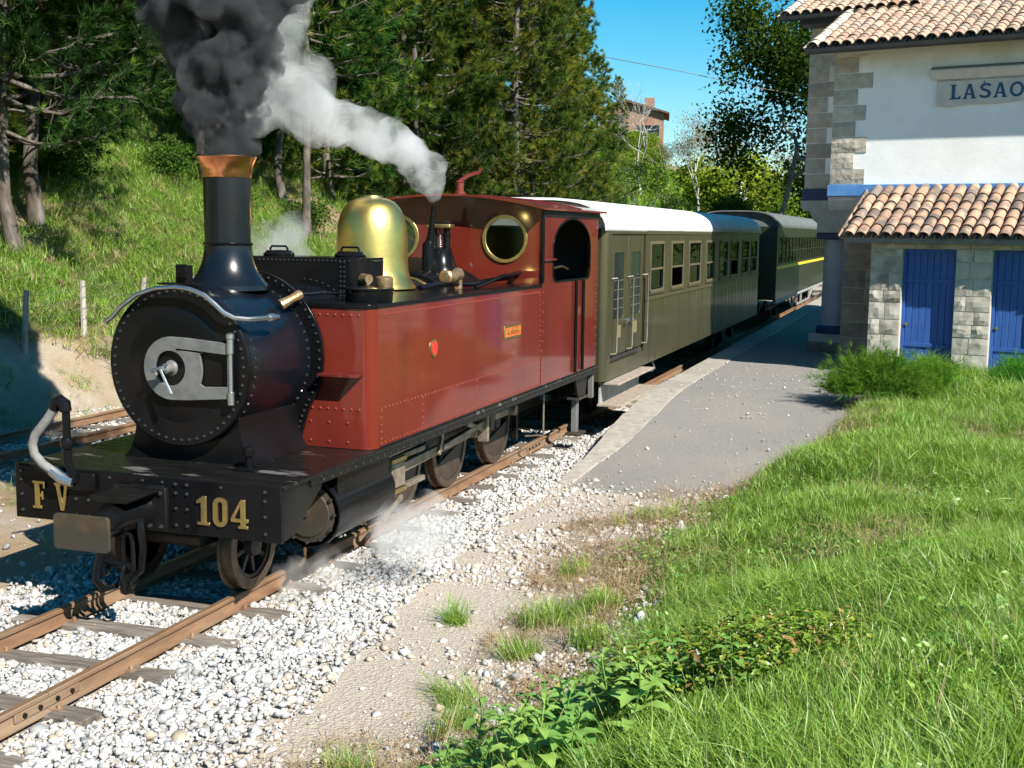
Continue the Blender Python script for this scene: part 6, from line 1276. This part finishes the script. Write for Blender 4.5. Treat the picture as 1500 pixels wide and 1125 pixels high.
# ================================================================== fence, overhead wire, house
pposts = [(-8.40, 14.8), (-8.40, 16.34), (-8.39, 17.85), (-8.46, 19.55), (-8.45, 21.2), (-8.5, 22.9), (-8.5, 24.6)]
FE = thing('wire_fence', (-8.4, 16.3, float(H(-8.4, 16.3))), 'old wire fence with leaning wooden posts at the foot of the hill', 'fence')
tops = []
for i, (x, y) in enumerate(pposts):
    z = float(H(x, y)); l = rt.uniform(-.08, .1); h = (.98, 1.02, .95, .95, .9, .95, .9)[i]; tx = x + l * .4; ty = y + .08 + l
    pts = [(x, y, z - .1), (x + (tx - x) * .5, y + (ty - y) * .55, z + h * .5), (tx, ty, z + h)]
    MB().tube(pts, [.055, .05, .045], 7).build('post', 'post_wood', FE, smooth=0); tops.append((x, y, z, tx, ty, h))
for k in range(4):
    f = .30 + .2 * k
    for a, b_ in zip(tops[:-1], tops[1:]):
        p = [Vector((q[0] + (q[3] - q[0]) * f + .05, q[1] + (q[4] - q[1]) * f, q[2] + q[5] * f)) for q in (a, b_)]; mdl = (p[0] + p[1]) / 2 - Vector((0, 0, .02))
        MB().tube([p[0], mdl, p[1]], .004, 4).build('wire', 'wire_steel', FE)
tag(MB().tube([(-14.0, 61.3, 12.6), (-10.34, 61.05, 11.69), (-6.6, 62.0, 10.98), (-2.94, 63.1, 10.20), (4.0, 65.3, 9.2)], .018, 5).build('overhead_wire', 'wire_steel'), 'thin dark wire sagging across the blue sky', 'wire')
for i, (x, y, s, lab) in enumerate(((-25.6, 134, .60, 'round leafy bush in front of the brick house, below its left window'), (-22.8, 131, .55, 'round leafy bush in front of the brick house, below its right end'), (-28.4, 137, .6, 'round leafy bush between the dark conifer and the brick house'))): btree('leafy_bush', lite, x, y, lab, 'bush', 'bushes in front of the brick house', i * 2., s)
HO = thing('brick_house', (-30.2, 150, 15.0), 'brown brick house with low gabled roof on the hilltop', 'house', rz=rad(12)); HO.scale = (.95, .95, .85)
def hb(mb, name, mat, parent=HO, **k): return mb.build(name, mat, parent, local=True, **k)
gab = [(-4.2, -3), (4.2, -3), (4.2, 3.0), (-.8, 4.6), (-4.2, 3.4)]
hw_ = hb(MB().prism([gab, [(-3.1, 2.0), (-1.0, 2.0), (-1.0, 2.9), (-3.1, 2.9)][::-1], [(-2.9, -.2), (-1.2, -.2), (-1.2, .7), (-2.9, .7)][::-1], [(.6, -.3), (3.6, -.3), (3.6, 1.3), (.6, 1.3)][::-1]], fy, 0, .35), 'front_wall', 'house_brick')
hb(MB().box(-4.2, 4.2, .36, 9, -3, 3.0), 'house_body', 'house_brick')
for a, b_, c, d in ((-3.1, -1.0, 2.0, 2.9), (-2.9, -1.2, -.2, .7), (.6, 3.6, -.3, 1.3)):
    w = hb(MB().box(a, b_, .25, .3, c, d), 'window', 'dark_glass', hw_); hb(MB().box((a + b_) / 2 - .06, (a + b_) / 2 + .06, .2, .26, c, d), 'frame', 'bark_grey', w); hb(MB().box(a - .1, b_ + .1, -.12, -.003, c - .15, c), 'sill', 'cornice_stone', w)
hr = hb(MB().prism([[(-4.9, 3.05), (-.8, 4.65), (4.9, 2.85), (4.9, 3.1), (-.8, 5.0), (-4.9, 3.4)]], fy, -.7, 9.5), 'roof', 'house_roof')
hb(MB().box(1.6, 2.9, 3, 4.2, 3.4, 5.6), 'chimney', 'house_brick', hr)
OH = thing('white_house', (-10.0, 118, 4.5), 'small white building half hidden by trees beyond the coaches', 'house', rz=rad(20))
ow = hb(MB().box(-2, 2, 0, 6, -3, 3.6), 'wall', 'plaster_white', OH); hb(MB().prism([[(-2.4, 3.6), (2.4, 3.6), (0, 4.9)]], fy, -.3, 6.3), 'roof', 'tile_old', OH)
for x in (-1.1, .5): hb(MB().box(x, x + .7, -.04, -.003, 1.2, 2.5), 'window', 'dark_glass', ow)
# ================================================================== smoke and steam
def volmat(name, col, dens, aniso, noise=None, grad=None, absorb=None):
    m = bpy.data.materials.new(name); m.use_nodes = True; t = m.node_tree; L = t.links; t.nodes.remove(t.nodes['Principled BSDF'])
    pv = nd(t, 'ShaderNodeVolumePrincipled'); pv.inputs['Color'].default_value = (*col, 1); pv.inputs['Density'].default_value = dens; pv.inputs['Anisotropy'].default_value = aniso
    if absorb: pv.inputs['Absorption Color'].default_value = (*absorb, 1)
    L.new(pv.outputs[0], t.nodes['Material Output'].inputs['Volume'])
    if noise:
        sc, lo, hi = noise
        tc = nd(t, 'ShaderNodeTexCoord'); nz = nd(t, 'ShaderNodeTexNoise'); nz.inputs['Scale'].default_value = sc; nz.inputs['Detail'].default_value = 4; nz.inputs['Roughness'].default_value = .62; L.new(tc.outputs['Object'], nz.inputs['Vector'])
        mr = nd(t, 'ShaderNodeMapRange'); mr.inputs[1].default_value = lo; mr.inputs[2].default_value = hi; mr.inputs[4].default_value = dens; L.new(nz.outputs[0], mr.inputs[0])
        src = mr.outputs[0]
        if grad:     # thins out along the drift
            ax, a, b_, lo_, hi_ = grad; sp = nd(t, 'ShaderNodeSeparateXYZ'); L.new(tc.outputs['Object'], sp.inputs[0]); m2 = nd(t, 'ShaderNodeMapRange')
            for i_, v_ in zip((1, 2, 3, 4), (a, b_, lo_, hi_)): m2.inputs[i_].default_value = v_
            L.new(sp.outputs[ax], m2.inputs[0]); mu = nd(t, 'ShaderNodeMath', operation='MULTIPLY'); L.new(src, mu.inputs[0]); L.new(m2.outputs[0], mu.inputs[1]); src = mu.outputs[0]
        L.new(src, pv.inputs['Density'])
    m.cycles.volume_step_rate = .6 if hasattr(m.cycles, 'volume_step_rate') else 1
    MATS[name] = m
    return m
volmat('black_smoke', (.12, .125, .135), 22, .0, (4.6, .41, .58))
volmat('smoke_veil', (.16, .165, .175), 3.0, .1, (2.0, .42, .66))
volmat('white_steam', (.93, .93, .935), 8, .2, (2.6, .38, .70), (1, -2.6, -.5, .16, 1.0))
volmat('thin_steam', (.95, .95, .96), 2.0, .2, (2.2, .42, .66))
volmat('ground_steam', (.98, .98, .98), 2.8, .2, (3.0, .42, .72))
def puff(name, balls, mat, vox, label, cat, disp=((.5, .16), (.18, .07)), origin=(0, 0, 0)):
    """billowing cloud: union of balls, remeshed and roughened"""
    bm = bmesh.new()
    for (x, y, z, r) in balls:
        bmesh.ops.create_icosphere(bm, subdivisions=3, radius=r, matrix=Matrix.Translation((x - origin[0], y - origin[1], z - origin[2])))
    me = bpy.data.meshes.new(name); bm.to_mesh(me); bm.free(); o = bpy.data.objects.new(name, me); COL.objects.link(o); o.location = origin
    md = o.modifiers.new('remesh', 'REMESH'); md.mode = 'VOXEL'; md.voxel_size = vox
    for i, (s, a) in enumerate(disp):
        tx = bpy.data.textures.new(name + str(i), 'CLOUDS'); tx.noise_scale = s; tx.noise_depth = 2
        md = o.modifiers.new('d' + str(i), 'DISPLACE'); md.texture = tx; md.strength = a; md.mid_level = .5; md.texture_coords = 'LOCAL'
    md = o.modifiers.new('remesh2', 'REMESH'); md.mode = 'VOXEL'; md.voxel_size = vox
    dg = bpy.context.evaluated_depsgraph_get(); m2 = bpy.data.meshes.new_from_object(o.evaluated_get(dg)); o.modifiers.clear(); o.data = m2; m2.name = name
    m2.materials.clear(); m2.materials.append(MATS[mat]); m2.shade_smooth()
    return tag(o, label, cat, kind='stuff')
r = random.Random(12)
# black smoke from the chimney
balls = [(0, 9.12, 3.55, .24)]
for i in range(230):
    t = (i / 230) ** .9; z = 3.58 + 2.0 * t; cx = -.02 - .10 * t + (-.12 * max(0, t - .6)); w = .24 + .64 * t ** .85
    a = r.uniform(0, 2 * pi); q = w * r.uniform(.2, 1) ** .5
    balls.append((cx + q * math.cos(a), 9.12 + .12 * t + q * math.sin(a) * .8, z + r.uniform(-.05, .05), r.uniform(.075, .15) * (.7 + .75 * t)))
for i in range(70):  # unseen upper smoke, added and bent back to shade the left bank
    t = i / 70; balls.append((-.25 - 2.0 * t + r.uniform(-.6, .6) * (.8 + .5 * t), 9.3 + 2.5 * t + r.uniform(-.6, .6), 5.6 + 2.3 * t + r.uniform(-.25, .25), r.uniform(.4, .7)))
puff('smoke_column', balls, 'black_smoke', .03, 'dense black smoke billowing up from the copper-capped chimney', 'smoke', ((.16, .10), (.06, .05)), (0, 9.12, 3.5))
balls = []
for i in range(34):
    t = i / 34; balls.append((-.5 - .55 * t + r.uniform(-.25, .25), 9.3 + r.uniform(-.3, .5), 4.55 + 1.1 * t + r.uniform(-.2, .25), r.uniform(.22, .36)))
puff('smoke_veil', balls, 'smoke_veil', .07, 'thin grey smoke trailing left above the chimney', 'smoke', ((.4, .25), (.18, .1)), (-.5, 9.3, 4.5))
# white steam from the valve beside the safety valves
path = [(0, 13.72, 3.24, .07), (0, 13.66, 3.42, .17), (-.06, 13.5, 3.62, .25), (-.18, 13.25, 3.83, .30), (-.36, 12.8, 3.98, .36), (-.55, 12.3, 4.1, .38), (-.75, 11.8, 4.24, .44), (-.85, 11.45, 4.42, .50), (-.9, 11.2, 4.75, .56), (-.9, 11.05, 5.1, .6), (-.85, 11.0, 5.5, .62), (-.85, 11.0, 5.9, .65)]
balls = []
for i in range(len(path) - 1):
    for k in range(9):
        t = k / 9; p = [path[i][j] * (1 - t) + path[i + 1][j] * t for j in range(4)]; a = r.uniform(0, 2 * pi); b_ = r.uniform(-1, 1); q = p[3] * .55 * r.random() ** .5
        balls.append((p[0] + q * math.cos(a), p[1] + q * math.sin(a), p[2] + q * b_ * .8, p[3] * r.uniform(.45, .75)))
puff('steam_plume', balls, 'white_steam', .045, 'white steam plume drifting left from the pipe in front of the cab', 'steam', ((.3, .14), (.12, .06)), (0, 13.72, 3.2))
balls = [(1.02 + .1 * k + r.uniform(-.12, .12), 10.15 - .13 * k + r.uniform(-.15, .15), .12 + .03 * k + r.uniform(-.06, .08), .12 + .035 * k * r.uniform(.6, 1.1)) for k in range(8)] + [(.95 + r.uniform(-.15, .5), 9.2 + r.uniform(-.7, .8), .0 + r.uniform(0, .12), r.uniform(.1, .2)) for k in range(10)]
puff('cylinder_steam', balls, 'ground_steam', .03, 'wisp of white steam drifting over the ballast below the cylinder', 'steam', ((.25, .14), (.1, .07)), (1.2, 9.8, .1))
balls = [(-1.35 + r.uniform(-.2, .2), 12.0 + r.uniform(-.6, .9), 2.35 + .7 * k / 14 + r.uniform(-.1, .1), r.uniform(.14, .24)) for k in range(14)]
puff('leaking_steam', balls, 'thin_steam', .05, 'faint steam wisp rising behind the sandbox beside the grey pine trunk', 'steam', ((.3, .14), (.12, .06)), (-1.35, 12, 2.5))
